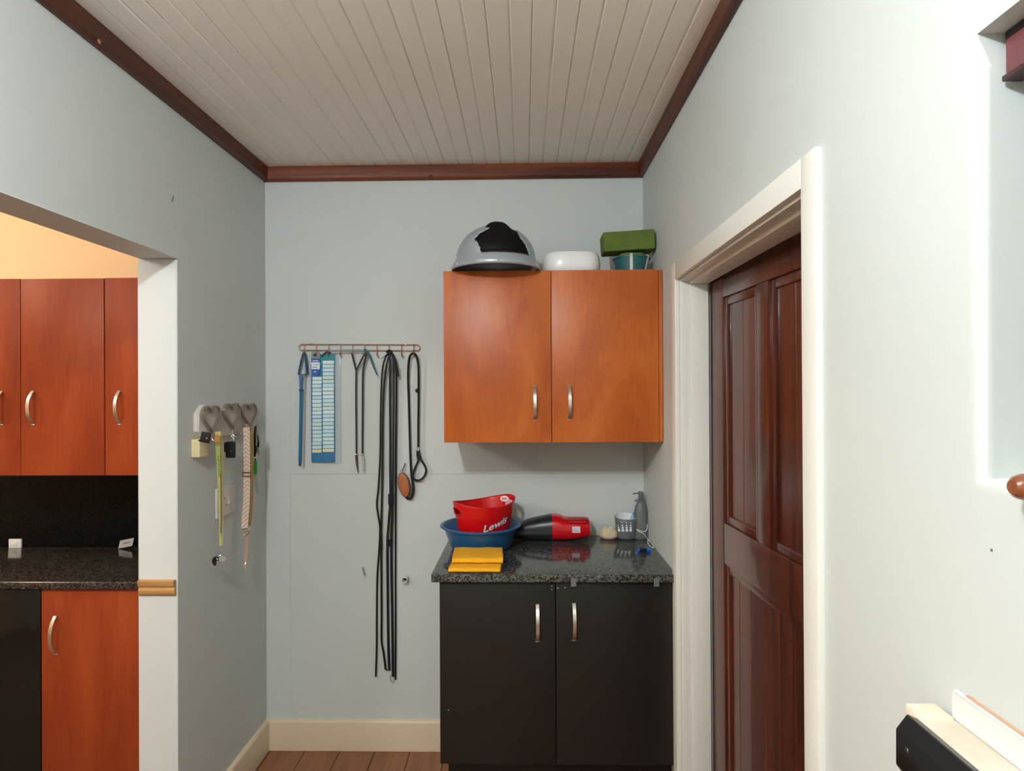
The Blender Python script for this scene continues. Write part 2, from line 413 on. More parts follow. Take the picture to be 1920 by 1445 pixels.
# cherry wall unit
YW = -.3798; WX0, WZ0, WZ1 = -.3015, 1.3749, 2.0192
r = root('wall_cabinet', (0.1, -.19, WZ0), 'cherry-wood two-door wall cabinet above the granite worktop', 'cabinet')
sx = B(1033.5, 600, -YW).x; dx1 = B(1235, 600, -YW).x
hb('body', M_CHERRY, r, WX0+.001, XR-.002, YW+.0185, -.0035, WZ0+.001, WZ1-.001, bevel=.001, seg=1)
c1 = B(1003, 755, -YW-.0); c2 = B(1068, 754, -YW)
cab_door(r, M_CHERRY, WX0, sx-.0012, YW, WZ0, WZ1, c1.x, c1.z)
cab_door(r, M_CHERRY, sx+.0012, dx1-.001, YW, WZ0, WZ1, c2.x, c2.z)
hb('filler_strip', M_CHERRY, r, dx1+.001, XR-.002, YW+.002, YW+.0183, WZ0+.001, WZ1-.002, bevel=.001, seg=1)
# black base unit
YB = -.545; BX0 = -.2984; HC = .9375; CT = .028
r = root('base_cabinet', (.1, -.27, 0), 'black two-door base cabinet under the granite worktop', 'cabinet')
sx = B(1042, 1200, -YB).x; bz0 = B(1042, 1433, -YB).z; bz1 = HC-CT-.003
hb('body', M_BLACK, r, BX0+.001, XR-.003, YB+.0185, -.004, bz0+.002, HC-CT-.0005, bevel=.001, seg=1)
hb('plinth', M_BLACK, r, BX0+.02, XR-.003, YB+.07, -.02, .0, bz0+.0015, bevel=.001, seg=1)
c1 = B(1008, 1167, -YB); c2 = B(1076.5, 1165, -YB)
d1 = cab_door(r, M_BLACK, BX0, sx-.0015, YB, bz0, bz1, c1.x, c1.z); d2 = cab_door(r, M_BLACK, sx+.0015, XR-.003, YB, bz0, bz1, c2.x, c2.z)
dots = {d1: ((1034.5, 1098.5), (1034.5, 1105), (841, 1331)), d2: ((1046, 1102), (1059.5, 1101.5))}
M_DOT = mat('pale_cap', rgb(190, 188, 180), .5)
for d, ps in dots.items():
    for p in ps:
        c = B(p[0], p[1], -YB); part('screw_cap', lathe(new_bm(), [(0, -.0015), (.0018, -.001), (.0024, .0005)], 10, c, axis=1), M_DOT, d)
# worktop
r = part('worktop', bev(box(new_bm(), -.3247, XR-.001, -.567, -.0032, HC-CT, HC), .005, 3), M_GRAN)
tag(r, 'speckled grey polished granite worktop on the black cabinet', 'worktop')
M_CLIP = mat('clear_clip_plastic', rgb(150, 150, 150), .25, trans=.5)
for px_, lab in ((1075.5, 'small clear plastic clip on worktop edge above the right steel handle'), (1231, 'small clear plastic clip on worktop edge near the white door frame')):
    c = B(px_, 1085, .57)
    bm = prism(new_bm(), [(-.5672, HC-.012), (-.5702, HC-.012), (-.5702, HC-CT-.012), (-.5672, HC-CT-.012)], 0, c.x-.009, c.x+.009)
    box(bm, c.x-.009, c.x+.009, -.5672, -.555, HC-CT-.0035, HC-CT-.0008)
    o = part('edge_clip', bm, M_CLIP, None); tag(o, lab, 'clip', 'clips on the worktop edge')

# ------------------------------------------------------------------ kitchen beyond the opening
YKW = -.37; KZ0, KZ1 = 1.2534, 2.0065; KR = XL-TW-.002
s1 = B(38.5, 700, -YKW).x; s2 = B(196, 700, -YKW).x; dw = s2-s1
r = root('kitchen_wall_cabinet', (s1, -.19, KZ0), 'reddish cherry two-door kitchen wall cabinet at left edge of the photo', 'cabinet', 'kitchen wall cabinets')
hb('body', M_CHERRY2, r, s1-dw, s2-.002, YKW+.0185, -.002, KZ0+.001, KZ1-.002)
hz = B(63, 764, -YKW).z
cab_door(r, M_CHERRY2, s1-dw, s1-.0012, YKW, KZ0, KZ1, B(3, 764, -YKW).x, hz)
cab_door(r, M_CHERRY2, s1+.0012, s2-.002, YKW, KZ0, KZ1-.001, B(62, 764, -YKW).x, hz)
r = root('kitchen_wall_cabinet', ((s2+KR)/2, -.19, KZ0), 'reddish cherry single-door kitchen wall cabinet beside the white wall end', 'cabinet', 'kitchen wall cabinets')
hb('body', M_CHERRY2, r, s2+.002, KR, YKW+.0185, -.002, KZ0+.001, KZ1-.002)
cab_door(r, M_CHERRY2, s2+.002, KR-.001, YKW, KZ0, KZ1, B(224, 764, -YKW).x, hz)
KH = .885; YKC = -.489; YKB = -.471; KCT = .028
kx0 = B(78, 1250, -YKB).x
r = root('kitchen_base_cabinet', ((kx0+KR)/2, -.29, 0), 'reddish cherry kitchen base cabinet under the dark worktop', 'cabinet')
hb('body', M_CHERRY2, r, kx0+.001, KR, YKB+.0185, -.004, .12, KH-KCT-.001)
hb('plinth', M_BLACK, r, kx0+.001, KR, YKB+.07, -.03, 0, .1195)
c = B(104, 1190, -YKB); cab_door(r, M_CHERRY2, kx0, KR-.012, YKB, .12, KH-KCT-.005, c.x, c.z, hl=.138)
r = root('kitchen_appliance', (kx0-.31, -.29, 0), 'glossy black appliance front under the kitchen worktop at left edge', 'appliance')
MG = mat('black_glass', rgb(16, 15, 15), .12)
hb('body', M_BLKP, r, kx0-.6, kx0-.006, YKB+.02, -.03, .1, KH-KCT-.002, bevel=.002)
hb('front_panel', MG, r, kx0-.6, kx0-.004, YKB, YKB+.0195, .13, KH-KCT-.006, bevel=.002)
hb('plinth', M_BLKP, r, kx0-.59, kx0-.01, YKB+.06, -.05, 0, .0995)
o = part('kitchen_worktop', bev(box(new_bm(), KX+.3, KR, YKC, -.0135, KH-KCT, KH), .006, 3), M_GRANK); tag(o, 'dark brown-black granite kitchen worktop left of the wall end', 'worktop')
o = part('splashback', bev(box(new_bm(), KX+.3, KR, -.013, -.0005, KH, KZ0-.002), .001, 1), M_GRANB); tag(o, 'black polished granite splashback below the kitchen wall cabinets', 'splashback')
c = B(30.5, 1018, .0135)
r = root('wall_socket', c, 'small white socket plate on the black splashback', 'socket')
hb('plate', M_WHITEP, r, c.x-.028, c.x+.028, -.0215, -.0135, c.z-.02, c.z+.02, bevel=.002)
hb('button', M_WHITEP, r, c.x-.012, c.x+.012, -.0245, -.0213, c.z-.008, c.z+.008, bevel=.001)
# paper note leaning on the splashback corner
a = at(222, 1060, 1, -.05); a = Vector((at(222, 1052, 1, -.03).x, -.03, KH))
bm = new_bm()
n_ = Vector((.062, .0, .012)); u_ = Vector((0, .012, .032)); th_ = Vector((0, -.0006, .0002))
q = [Vector((a.x, -.03, KH+.0005))+v for v in (Vector((0, 0, 0)), n_, n_+u_, u_)]
va = [bm.verts.new(v) for v in q]; vb = [bm.verts.new(v+th_) for v in q]
bm.faces.new(va); bm.faces.new(vb)
for i in range(4): bm.faces.new((va[i], va[(i+1) % 4], vb[(i+1) % 4], vb[i]))
# (kept small: printed lines are a separate flat part)
r = root('paper_note', (a.x, -.03, KH), 'small grey paper note propped on the kitchen worktop', 'paper')
part('sheet', bm, mat('grey_paper', rgb(170, 168, 168), .8), r, smooth=False)
for k in range(4):
    p0 = Vector((a.x, -.03, KH+.0005))+u_*.45+n_*(.3+.13*k)+th_*1.6
    bm = strap(new_bm(), [p0, p0+n_*.07+u_*.14], .003, .0004); part('print_mark', bm, M_INK, r)
# wooden moulding stub on the wall end
zt = at(290, 1086, 1, YP).z; zb_ = at(290, 1116, 1, YP).z; h_ = zt-zb_
bm = prism(new_bm(), [(YP, zt), (YP-.016, zt), (YP-.014, zt-h_*.35), (YP-.008, zt-h_*.45), (YP-.012, zt-h_*.62), (YP-.010, zt-h_*.85), (YP-.004, zb_), (YP, zb_)], 0, XL-TW+.002, XL-.004)
bev(bm, .001, 1)
o = part('wood_moulding', bm, wood('raw_pine', rgb(150, 104, 52), rgb(184, 136, 78), rgb(204, 160, 100), .55, (1.2, 14, 14), fine=.2), None)
tag(o, 'short raw pine moulding stub fixed to the white wall end', 'moulding')

# ================================================================== ON TOP OF THE WALL CABINET
TZ = WZ1
M_SILV = mat('silver_plastic', rgb(170, 178, 184), .34, metal=.35, spec=.5)
LC = Vector((-.104, -.362, TZ)); LR = .168
r = root('bin_lid', LC, 'silver dome bin lid with black flap opening on the wall cabinet', 'bin lid')
prof = [(LR, 0), (LR-.002, .014), (LR-.007, .026), (LR-.015, .036), (LR-.0175, .042)]
for i in range(1, 41):
    a = math.pi/2*i/40; prof.append(((LR-.018)*math.cos(a) if i < 40 else 0, .042+.130*math.sin(a)))
bm = lathe(new_bm(), prof, 220, LC)
poly = [(889, 447), (899, 437), (917, 427), (924, 412), (938, 405), (960, 412), (966, 425), (976, 445), (986, 458), (993, 478), (991, 484), (960, 478.5), (902, 477), (900, 464), (896, 456)]
def inside(p):
    x_, y_ = p; c = False; n = len(poly)
    for i in range(n):
        (x1, y1), (x2, y2) = poly[i], poly[(i+1) % n]
        if (y1 > y_) != (y2 > y_) and x_ < (x2-x1)*(y_-y1)/(y2-y1)+x1: c = not c
    return c
bm.normal_update(); kill = []
for f in bm.faces:
    c = f.calc_center_median()
    if c.z > TZ+.041 and c.y < LC.y+.03 and inside(pix(c)): kill.append(f)
bmesh.ops.delete(bm, geom=kill, context='FACES')
o = part('dome', bm, M_SILV, r); md = o.modifiers.new('thickness', 'SOLIDIFY'); md.thickness = .003; md.offset = -1
# black swing flap just inside the opening, its upper lip standing proud of the dome
bm = new_bm(); G = {}
for i in range(25):
    for j in range(25):
        az = math.radians(-150+i*125/24); el = math.radians(4+j*86/24)
        q_ = abs(az-math.radians(-82))/math.radians(40); lip = max(0, 1-q_**4)
        k = .965+.12*lip*min(1, max(0, (math.degrees(el)-46)/18))
        G[i, j] = bm.verts.new((LC.x+(LR-.018)*k*math.cos(el)*math.cos(az), LC.y+(LR-.018)*k*math.cos(el)*math.sin(az), LC.z+.042+.130*k*math.sin(el)))
for i in range(24):
    for j in range(24): bm.faces.new((G[i, j], G[i+1, j], G[i+1, j+1], G[i, j+1]))
o = part('flap', bm, mat('matt_black_plastic', rgb(7, 7, 8), .6, spec=.2), r); md = o.modifiers.new('thickness', 'SOLIDIFY'); md.thickness = .002
for i in range(12):
    a = 2*math.pi*i/12+.1; p = LC+Vector(((LR-.001)*math.cos(a), (LR-.001)*math.sin(a), .004))
    part('rim_lug', tube(new_bm(), [p, p+Vector((0, 0, .012))], .0022, 6), M_SILV, r)
# white bowl, upside down
def supr(bm, prof, c, n=64, e=3.2, sx=1.0, sy=1.0):
    rings = []
    for rr, h in prof:
        if rr == 0: rings.append([bm.verts.new((c[0], c[1], c[2]+h))]); continue
        ring = []
        for j in range(n):
            a = 2*math.pi*j/n; ca, sa = math.cos(a), math.sin(a)
            q = (abs(ca)**e+abs(sa)**e)**(-1/e)
            ring.append(bm.verts.new((c[0]+rr*q*ca*sx, c[1]+rr*q*sa*sy, c[2]+h)))
        rings.append(ring)
    for A, C in zip(rings, rings[1:]):
        for j in range(n):
            k = (j+1) % n
            if len(C) == 1: bm.faces.new((A[j], A[k], C[0]))
            elif len(A) == 1: bm.faces.new((A[0], C[j], C[k]))
            else: bm.faces.new((A[j], A[k], C[k], C[j]))
    return bm
b0 = B(1016, 500, .25); b1 = B(1124, 500, .25); bw_ = (b1.x-b0.x)/2
c = ((b0.x+b1.x)/2, -.25, TZ); hh = B(1070, 472, .25+bw_*.6).z-TZ
prof = [(bw_*.93, 0), (bw_*.985, .012), (bw_, .032), (bw_*.99, .056), (bw_*.965, hh*.8), (bw_*.92, hh*.94), (bw_*.84, hh*.995), (bw_*.5, hh), (0, hh)]
o = part('ceramic_bowl', supr(new_bm(), prof, c), mat('white_ceramic', rgb(232, 234, 232), .16, coat=.4), None)
tag(o, 'glossy white square ceramic bowl upside down on the wall cabinet', 'bowl')
o.modifiers.new('round', 'SUBSURF').levels = 1
# teal pot with foam
p0 = B(1150, 500, .24); p1 = B(1218, 500, .24); pr = (p1.x-p0.x)/2; pc = Vector(((p0.x+p1.x)/2, -.24, TZ)); ph = B(1185, 485, .24).z-TZ
M_TEAL = mat('teal_plastic', rgb(40, 98, 100), .45)
M_FOAM = mat('green_floral_foam', rgb(98, 116, 48), .95, var=.25, vscale=18, bump=.5, bscale=220)
r = root('plant_pot', pc, 'low teal plastic pot under the green foam block', 'pot')
prof = [(0, .001), (pr*.7, .001), (pr*.78, .004), (pr*.97, ph-.004), (pr*1.03, ph-.004), (pr*1.03, ph), (pr*.94, ph), (pr*.75, .01), (0, .01)]
part('shell', lathe(new_bm(), prof, 40, pc), M_TEAL, r)
part('foam_filling', supr(new_bm(), [(pr*.7, ph-.03), (pr*.78, ph-.004), (pr*.7, ph+.014), (pr*.4, ph+.018), (0, ph+.018)], pc, 24), M_FOAM, r)
for a in (-1.75, -.65):
    pts = [pc+Vector((rr*math.cos(a), rr*math.sin(a), h)) for rr, h in ((pr*.80, .006), (pr*.9, ph*.5), (pr*1.0, ph-.005), (pr*1.05, ph+.001), (pr*.9, ph+.008))]
    part('white_tie', strap(new_bm(), pts, .011, .0012, n=(math.cos(a), math.sin(a), 0)), mat('white_tape', rgb(215, 215, 208), .5), r)
f0 = B(1133, 468, .29)
bm = bev(box(new_bm(), -.1, .1, -.052, .052, 0, .076), .006, 3)
bmesh.ops.rotate(bm, verts=bm.verts, cent=(0, 0, 0), matrix=Matrix.Rotation(math.radians(-3.2), 3, 'Y'))
bmesh.ops.translate(bm, verts=bm.verts, vec=(f0.x+.1, -.235, TZ+ph+.0245))
o = part('foam_block', bm, M_FOAM, None); tag(o, 'moss green floral foam brick lying tilted on the teal pot', 'foam block')

# ================================================================== ON THE WORKTOP
# blue basin
bc = Vector((-.178, -.203, HC))
prof = [(0, .0005), (.108, .0005), (.116, .004), (.122, .012), (.148, .082), (.152, .086), (.158, .087), (.1625, .0885), (.163, .0925), (.159, .095), (.152, .0945), (.146, .088), (.119, .016), (.112, .006), (0, .006)]
o = part('basin', lathe(new_bm(), prof, 72, bc), mat('blue_plastic', rgb(36, 92, 140), .3), None)
tag(o, 'round blue plastic washing basin holding the red tub', 'basin')
# red tub standing in the basin
tc_ = Vector((-.163, -.203, HC+.0065))
M_RED = mat('red_plastic', rgb(206, 12, 16), .26, coat=.2)
M_REDD = mat('dark_red_plastic', rgb(150, 8, 12), .4)
r = root('tub', tc_, 'oval red plastic tub with side handles and white lettering, inside the blue basin', 'tub')
TH = .168; CT_, ST_ = math.cos(math.radians(32)), math.sin(math.radians(32))
def tubp(t, th, d=0.0):
    a_ = .092+.038*t+d; b_ = .066+.034*t+d
    z = TH*t+(.020*math.cos(th)**2*t**3)+.003*math.cos(th)*t*t
    x_, y_ = a_*math.cos(th), b_*math.sin(th)
    return tc_+Vector((x_*CT_-y_*ST_, x_*ST_+y_*CT_, z))
bm = new_bm(); NT, NH = 96, 40; V = {}
for i in range(NH+1):
    for j in range(NT): V[i, j] = bm.verts.new(tubp(i/NH, 2*math.pi*j/NT))
cen = bm.verts.new(tc_)
for j in range(NT): bm.faces.new((V[0, j], V[0, (j+1) % NT], cen))
def hole(t, th):
    d = min(abs((th-c_+math.pi) % (2*math.pi)-math.pi) for c_ in (math.pi, 0.0))
    return (d/.33)**2+((t-.845)/.07)**2 < 1
for i in range(NH):
    for j in range(NT):
        if hole((i+.5)/NH, 2*math.pi*(j+.5)/NT): continue
        bm.faces.new((V[i, j], V[i, (j+1) % NT], V[i+1, (j+1) % NT], V[i+1, j]))
o = part('shell', bm, M_RED, r); md = o.modifiers.new('thickness', 'SOLIDIFY'); md.thickness = .0022; md.offset = 1
part('rim', tube(new_bm(), [tubp(1, 2*math.pi*j/80, .001) for j in range(80)], .0026, 8, closed=True), M_RED, r)
for c_ in (math.pi, 0.0):
    ring = [tubp(.845+.078*math.sin(2*math.pi*k/28), c_+.36*math.cos(2*math.pi*k/28), .002) for k in range(28)]
    part('handle_rim', tube(new_bm(), ring, .003, 8, closed=True), M_RED, r)
def text_mesh(body, size, offset=0.0, shear=0.0, extr=0.0):
    c = bpy.data.curves.new('lettering', 'FONT'); c.body = body; c.size = size; c.offset = offset; c.shear = shear; c.extrude = extr; c.resolution_u = 4
    o = bpy.data.objects.new('lettering', c); COL.objects.link(o)
    dg = bpy.context.evaluated_depsgraph_get(); me = bpy.data.meshes.new_from_object(o.evaluated_get(dg))
    bpy.data.objects.remove(o); bm = new_bm(); bm.from_mesh(me); bpy.data.meshes.remove(me)
    return bm
def on_tub(bm, d, t0, th0, rise):
    for v in bm.verts:
        u, vv = v.co.x, v.co.y
        th = th0+u/.098; t = t0+(vv+rise*u)/TH
        v.co = tubp(t, th, d)
M_LET = mat('white_print', rgb(240, 238, 240), .5); M_LET2 = mat('dark_print', rgb(120, 30, 60), .5)
bm = text_mesh('Lewis', .040, .0020, .18); bmesh.ops.subdivide_edges(bm, edges=bm.edges, cuts=1); on_tub(bm, .0030, .42, -2.02, .34); part('lettering_outline', bm, M_LET2, r, smooth=False)
bm = text_mesh('Lewis', .040, .0008, .18); bmesh.ops.subdivide_edges(bm, edges=bm.edges, cuts=1); on_tub(bm, .0036, .42, -2.02, .34); part('lettering', bm, M_LET, r, smooth=False)
# things inside the tub
c = tc_+Vector((.0, .03, .066))
bm = new_bm(); bmesh.ops.create_icosphere(bm, subdivisions=3, radius=.03)
for v in bm.verts:
    n = v.co.normalized(); v.co *= 1+.16*math.sin(9*n.x+3*n.y)*math.cos(8*n.z+2); v.co.z *= 2.0
bmesh.ops.translate(bm, verts=bm.verts, vec=c)
for v in bm.verts: pass
o = part('chew_toy', bm, mat('tan_rawhide', rgb(190, 104, 50), .7, var=.3, vscale=40), None); tag(o, 'lumpy orange-brown chew toy showing inside the red tub', 'toy')
g = at(946, 936, 1, tc_.y+.035)
r = root('toy_tag', g, 'pink and white rubber toy hanging inside the right end of the red tub', 'toy')
M_PINK = mat('pink_rubber', rgb(232, 130, 170), .5); M_CRM = mat('cream_rubber', rgb(240, 228, 214), .5)
ring = [g+Vector((.014*math.cos(a), -.002, .0085*math.sin(a)+.003)) for a in [2*math.pi*k/24 for k in range(24)]]
part('ring', tube(new_bm(), ring, .004, 10, closed=True), M_CRM, r)
part('centre', lathe(new_bm(), [(0, -.004), (.008, -.003), (.0105, .001), (0, .003)], 20, g+Vector((0, 0, .003)), axis=1, sy=.62), M_PINK, r)
part('tail', strap(new_bm(), smooth_pts([g+Vector(v) for v in ((.008, -.001, -.003), (.011, -.003, -.012), (.010, -.006, -.024), (.006, -.01, -.034))], 4), .014, .003), M_PINK, r)
part('loop', tube(new_bm(), smooth_pts([g+Vector(v) for v in ((.013, -.002, .004), (.022, -.004, -.004), (.026, -.004, -.012))], 4), .0025, 8), M_CRM, r)
# yellow cloth, folded
M_YEL = mat('yellow_microfibre', rgb(246, 178, 22), .95, bump=.55, bscale=420, var=.12, vscale=30)
r = root('cleaning_cloth', (-.17, -.45, HC), 'folded yellow microfibre cloth lying in front of the blue basin', 'cloth')
def sheet(path, x0, x1, th, skew=0.0, nx=14, amp=.0012, ph=0):
    bm = new_bm(); pts = smooth_pts([(0, y, z) for y, z in path], 4); m = len(pts); rows = []
    nrm = []
    for i in range(m):
        t = (pts[min(i+1, m-1)]-pts[max(i-1, 0)]).normalized(); nrm.append(Vector((0, -t.z, t.y)))
    for side in (1, -1):
        rows.append([[bm.verts.new(Vector((x0+(x1-x0)*k/nx+skew*(pts[i].y+.45), pts[i].y+skew*.3*(k/nx-.5)*.1, pts[i].z+amp*math.sin(k*.9+i*.35+ph)))+nrm[i]*side*th/2) for k in range(nx+1)] for i in range(m)])
    a_, b_ = rows
    for i in range(m-1):
        for k in range(nx):
            bm.faces.new((a_[i][k], a_[i][k+1], a_[i+1][k+1], a_[i+1][k])); bm.faces.new((b_[i][k], b_[i+1][k], b_[i+1][k+1], b_[i][k+1]))
        bm.faces.new((a_[i][0], a_[i+1][0], b_[i+1][0], b_[i][0])); bm.faces.new((a_[i][nx], b_[i][nx], b_[i+1][nx], a_[i+1][nx]))
    for i in (0, m-1):
        for k in range(nx): bm.faces.new((a_[i][k], b_[i][k], b_[i][k+1], a_[i][k+1]))
    return bm
z = HC
part('lower_fold', sheet([(-.36, z+.0035), (-.45, z+.0035), (-.535, z+.0035), (-.548, z+.005), (-.5525, z+.009), (-.546, z+.0135), (-.53, z+.0145), (-.45, z+.014), (-.36, z+.0135)], -.263, -.083, .0055, .03, ph=1, amp=.0005), M_YEL, r)
part('upper_fold', sheet([(-.35, z+.0215), (-.45, z+.0215), (-.488, z+.021), (-.500, z+.0235), (-.503, z+.028), (-.497, z+.0325), (-.485, z+.034), (-.42, z+.034), (-.35, z+.033), (-.343, z+.029), (-.345, z+.024)], -.262, -.081, .0062, -.05, amp=.0008), M_YEL, r)
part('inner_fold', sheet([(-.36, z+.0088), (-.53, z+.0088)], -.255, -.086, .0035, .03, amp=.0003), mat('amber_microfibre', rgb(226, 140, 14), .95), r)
# hand-held vacuum cleaner lying on its side
def loft(secs, seg=32, e=2.5):
    "sections (x, y, z, ry, rz)"
    bm = new_bm(); rings = []
    for (x_, y_, z_, ry, rz) in secs:
        ring = []
        for j in range(seg):
            a = 2*math.pi*j/seg; ca, sa = math.cos(a), math.sin(a); q = (abs(ca)**e+abs(sa)**e)**(-1/e)
            ring.append(bm.verts.new((x_, y_+ry*q*ca, z_+rz*q*sa)))
        rings.append(ring)
    for A, C in zip(rings, rings[1:]):
        for j in range(seg): bm.faces.new((A[j], A[(j+1) % seg], C[(j+1) % seg], C[j]))
    bm.faces.new(rings[0]); bm.faces.new(rings[-1])
    return bm
VY = -.084
x_s = B(1034, 985, -VY).x; x_e = B(1104, 985, -VY).x
zt0 = B(1038, 963, -VY).z; zt1 = B(1090, 969, -VY).z
r = root('hand_vacuum', (x_s, VY, HC), 'red and black hand-held vacuum cleaner lying beside the blue basin', 'vacuum cleaner')
zb0 = HC+.0012
def sec(x_, top, bot, ry): return (x_, VY, (top+bot)/2, ry, (top-bot)/2)
black = [sec(x_s-.175, zb0+.052, zb0+.012, .034), sec(x_s-.15, zb0+.06, zb0+.008, .04), sec(x_s-.10, zt0-.022, zb0+.003, .046), sec(x_s-.05, zt0-.010, zb0, .052), sec(x_s+.002, zt0-.001, zb0, .056)]
part('nozzle', loft(black), mat('dark_grey_plastic', rgb(34, 36, 38), .34), r)
L_ = x_e-x_s
red = [sec(x_s+.001, zt0, zb0-.0004, .057), sec(x_s+.02, zt0, zb0, .058), sec(x_s+.035, zt0-.003, zb0, .058), sec(x_s+.055, zt1+.001, zb0+.001, .057), sec(x_s+L_*.6, zt1, zb0+.004, .056), sec(x_e-.012, zt1, zb0+.011, .053), sec(x_e-.002, zt1-.004, zb0+.015, .050), sec(x_e+.003, zt1-.012, zb0+.024, .042)]
part('body', loft(red), mat('glossy_red_plastic', rgb(196, 10, 26), .2, coat=.4), r)
part('end_ring', loft([sec(x_e+.0025, zt1-.012, zb0+.022, .043), sec(x_e+.006, zt1-.014, zb0+.024, .041)]), mat('pale_clear_plastic', rgb(190, 160, 150), .3), r)
yf = VY-.0565
s0 = B(1064, 972, .135); s1_ = B(1100, 977, .135)
hb('grip_slot', M_REDD, r, s0.x, s1_.x, yf+.004, yf+.03, s1_.z-.001, s0.z+.001, bevel=.003)
part('grip_highlight_bar', tube(new_bm(), [(s0.x+.004, yf+.004, s1_.z-.004), (s1_.x-.002, yf+.004, s1_.z-.004)], .0035, 8), MATS['glossy_red_plastic'], r)
v0 = B(1038, 994, .135); v1 = B(1056, 999, .135)
hb('vent', mat('deep_red', rgb(90, 4, 8), .5), r, v0.x, v1.x, yf+.0005, yf+.02, v1.z, v0.z, bevel=.002)
l0 = B(1073, 987, .14); l1 = B(1088, 998.5, .14)
sk = hb('label_sticker', mat('white_sticker', rgb(214, 216, 220), .45), r, l0.x, l1.x, yf-.0008, yf+.006, l1.z, l0.z, bevel=.0003, seg=1)
for k in range(3): hb('print_line', mat('grey_print', rgb(140, 142, 150), .6), sk, l0.x+.003, l1.x-.006-.004*k, yf-.001, yf-.0005, l1.z+.005+k*.005, l1.z+.0065+k*.005)
# round scrubbing brush
cb = Vector((B(1141, 1000, .06).x, -.058, HC)); R_ = .0365
r = root('scrubbing_brush', cb, 'round scrubbing brush with pale wavy bristles between vacuum and soap dispenser', 'brush')
part('base', lathe(new_bm(), [(0, .0008), (R_*.8, .0008), (R_*1.0, .006), (R_*1.07, .0105), (R_*1.05, .014), (0, .014)], 36, cb), mat('blush_plastic', rgb(206, 170, 158), .4), r)
bm = new_bm(); n1_, n2_ = 120, 24; V = {}
for i in range(n2_+1):
    for j in range(n1_):
        a = 2*math.pi*j/n1_; e_ = math.pi/2*i/n2_
        k = 1+.085*math.sin(20*a+2.2*math.sin(5*e_+a))*math.cos(e_)**.5
        V[i, j] = bm.verts.new(cb+Vector((R_*.97*k*math.cos(e_)**.7*math.cos(a), R_*.97*k*math.cos(e_)**.7*math.sin(a), .013+.036*math.sin(e_)*(1+.03*math.sin(16*a)))))
for i in range(n2_):
    for j in range(n1_): bm.faces.new((V[i, j], V[i, (j+1) % n1_], V[i+1, (j+1) % n1_], V[i+1, j]))
part('bristles', bm, mat('pale_bristles', rgb(218, 206, 172), .8, bump=.5, bscale=500), r)
# soap dispenser with perforated sponge holder
M_GREY = mat('grey_dispenser_plastic', rgb(98, 104, 104), .42)
dx = B(1202, 990, .062).x; dc = Vector((dx, -.062, HC)); dh = B(1200, 942, .062).z-HC
r = root('soap_dispenser', dc, 'grey soap dispenser bottle with pump and perforated sponge holder in the corner', 'soap dispenser')
k_ = dh
part('bottle', lathe(new_bm(), [(0, .0006), (.031, .0006), (.0335, .004), (.034, .02), (.0325, k_*.45), (.0275, k_*.8), (.021, k_*.95), (.0175, k_), (0, k_)], 40, dc, sy=.85), M_GREY, r)
part('collar', lathe(new_bm(), [(0, k_-.001), (.017, k_-.001), (.0165, k_+.012), (.011, k_+.014), (0, k_+.014)], 28, dc), M_GREY, r)
pm = part('pump_head', bev(lathe(new_bm(), [(0, k_+.013), (.0085, k_+.013), (.0095, k_+.02), (.0115, k_+.03), (.0115, k_+.043), (.009, k_+.047), (0, k_+.047)], 24, dc), .0005, 1), M_GREY, r)
part('spout', tube(new_bm(), [dc+Vector(v) for v in ((-.004, -.002, k_+.04), (-.02, -.006, k_+.0405), (-.036, -.01, k_+.039))], lambda i: .0034-.0006*i, 10), M_GREY, pm)
part('collar_tab', tube(new_bm(), [dc+Vector(v) for v in ((-.008, -.002, k_+.009), (-.02, -.006, k_+.0095), (-.028, -.008, k_+.008))], .0028, 8), M_GREY, r)
hx0 = B(1153.5, 975, .075).x; hx1 = dx-.022; hw = (hx1-hx0)+.01; hz0 = HC+.006; hzt = B(1165, 970, .085).z
hc_ = Vector((hx0+hw/2, -.060, HC))
def holder(rad, z0, zt, inset, th):
    # rounded tub, open on top; slopes lower at the front
    prof_out = []; n = 48; bm = new_bm(); rows = []
    for t in (0, .06, .2, .5, .8, 1.0):
        k = (.80+.2*t**.6)*rad if t > 0 else .70*rad
        rows.append([bm.verts.new(hc_+Vector(((hw/2-inset)*k*math.cos(2*math.pi*j/n)*1.0, (.040-inset)*k*math.sin(2*math.pi*j/n), z0+(zt-z0)*t-HC+(.006*t*math.sin(2*math.pi*j/n))))) for j in range(n)])
    for A, C in zip(rows, rows[1:]):
        for j in range(n): bm.faces.new((A[j], A[(j+1) % n], C[(j+1) % n], C[j]))
    bm.faces.new(rows[0])
    return bm
part('sponge_holder', holder(1.0, HC+.0006, hzt, 0, 0), M_GREY, r).modifiers.new('thickness', 'SOLIDIFY').thickness = .0015
ln_ = part('holder_liner', holder(1.0, HC+.003, hzt+.002, .0022, 0), mat('white_liner', rgb(236, 238, 238), .4), r)
rows_ = [(980, 1.0), (984.6, 1.5), (989, 2.0), (993.8, 2.6)]
for ri, (py_, rp) in enumerate(rows_):
    for px_ in (1158.5+ri*.9, 1166.5+ri*.45, 1174.5+ri*.3, 1182.5):
        P_ = B(px_, py_, .1)
        # drop onto the holder's curved face
        ux = max(-.93, min(.93, (P_.x-hc_.x)/(hw/2*.97))); yy = hc_.y-.0395*.97*math.sqrt(1-ux*ux)
        P_ = B(px_, py_, -yy); rad = rp/F*2.58
        part('hole_cap', lathe(new_bm(), [(0, -.0016), (rad, -.0012), (rad, .002)], 12, P_+Vector((0, -.0005, 0)), axis=1), MATS['white_liner'], r)
t0 = B(1184, 972, .06); t1_ = B(1190, 957, .05)
r = root('toothbrush', t0, 'bright blue plastic handle sticking out of the sponge holder', 'toothbrush')
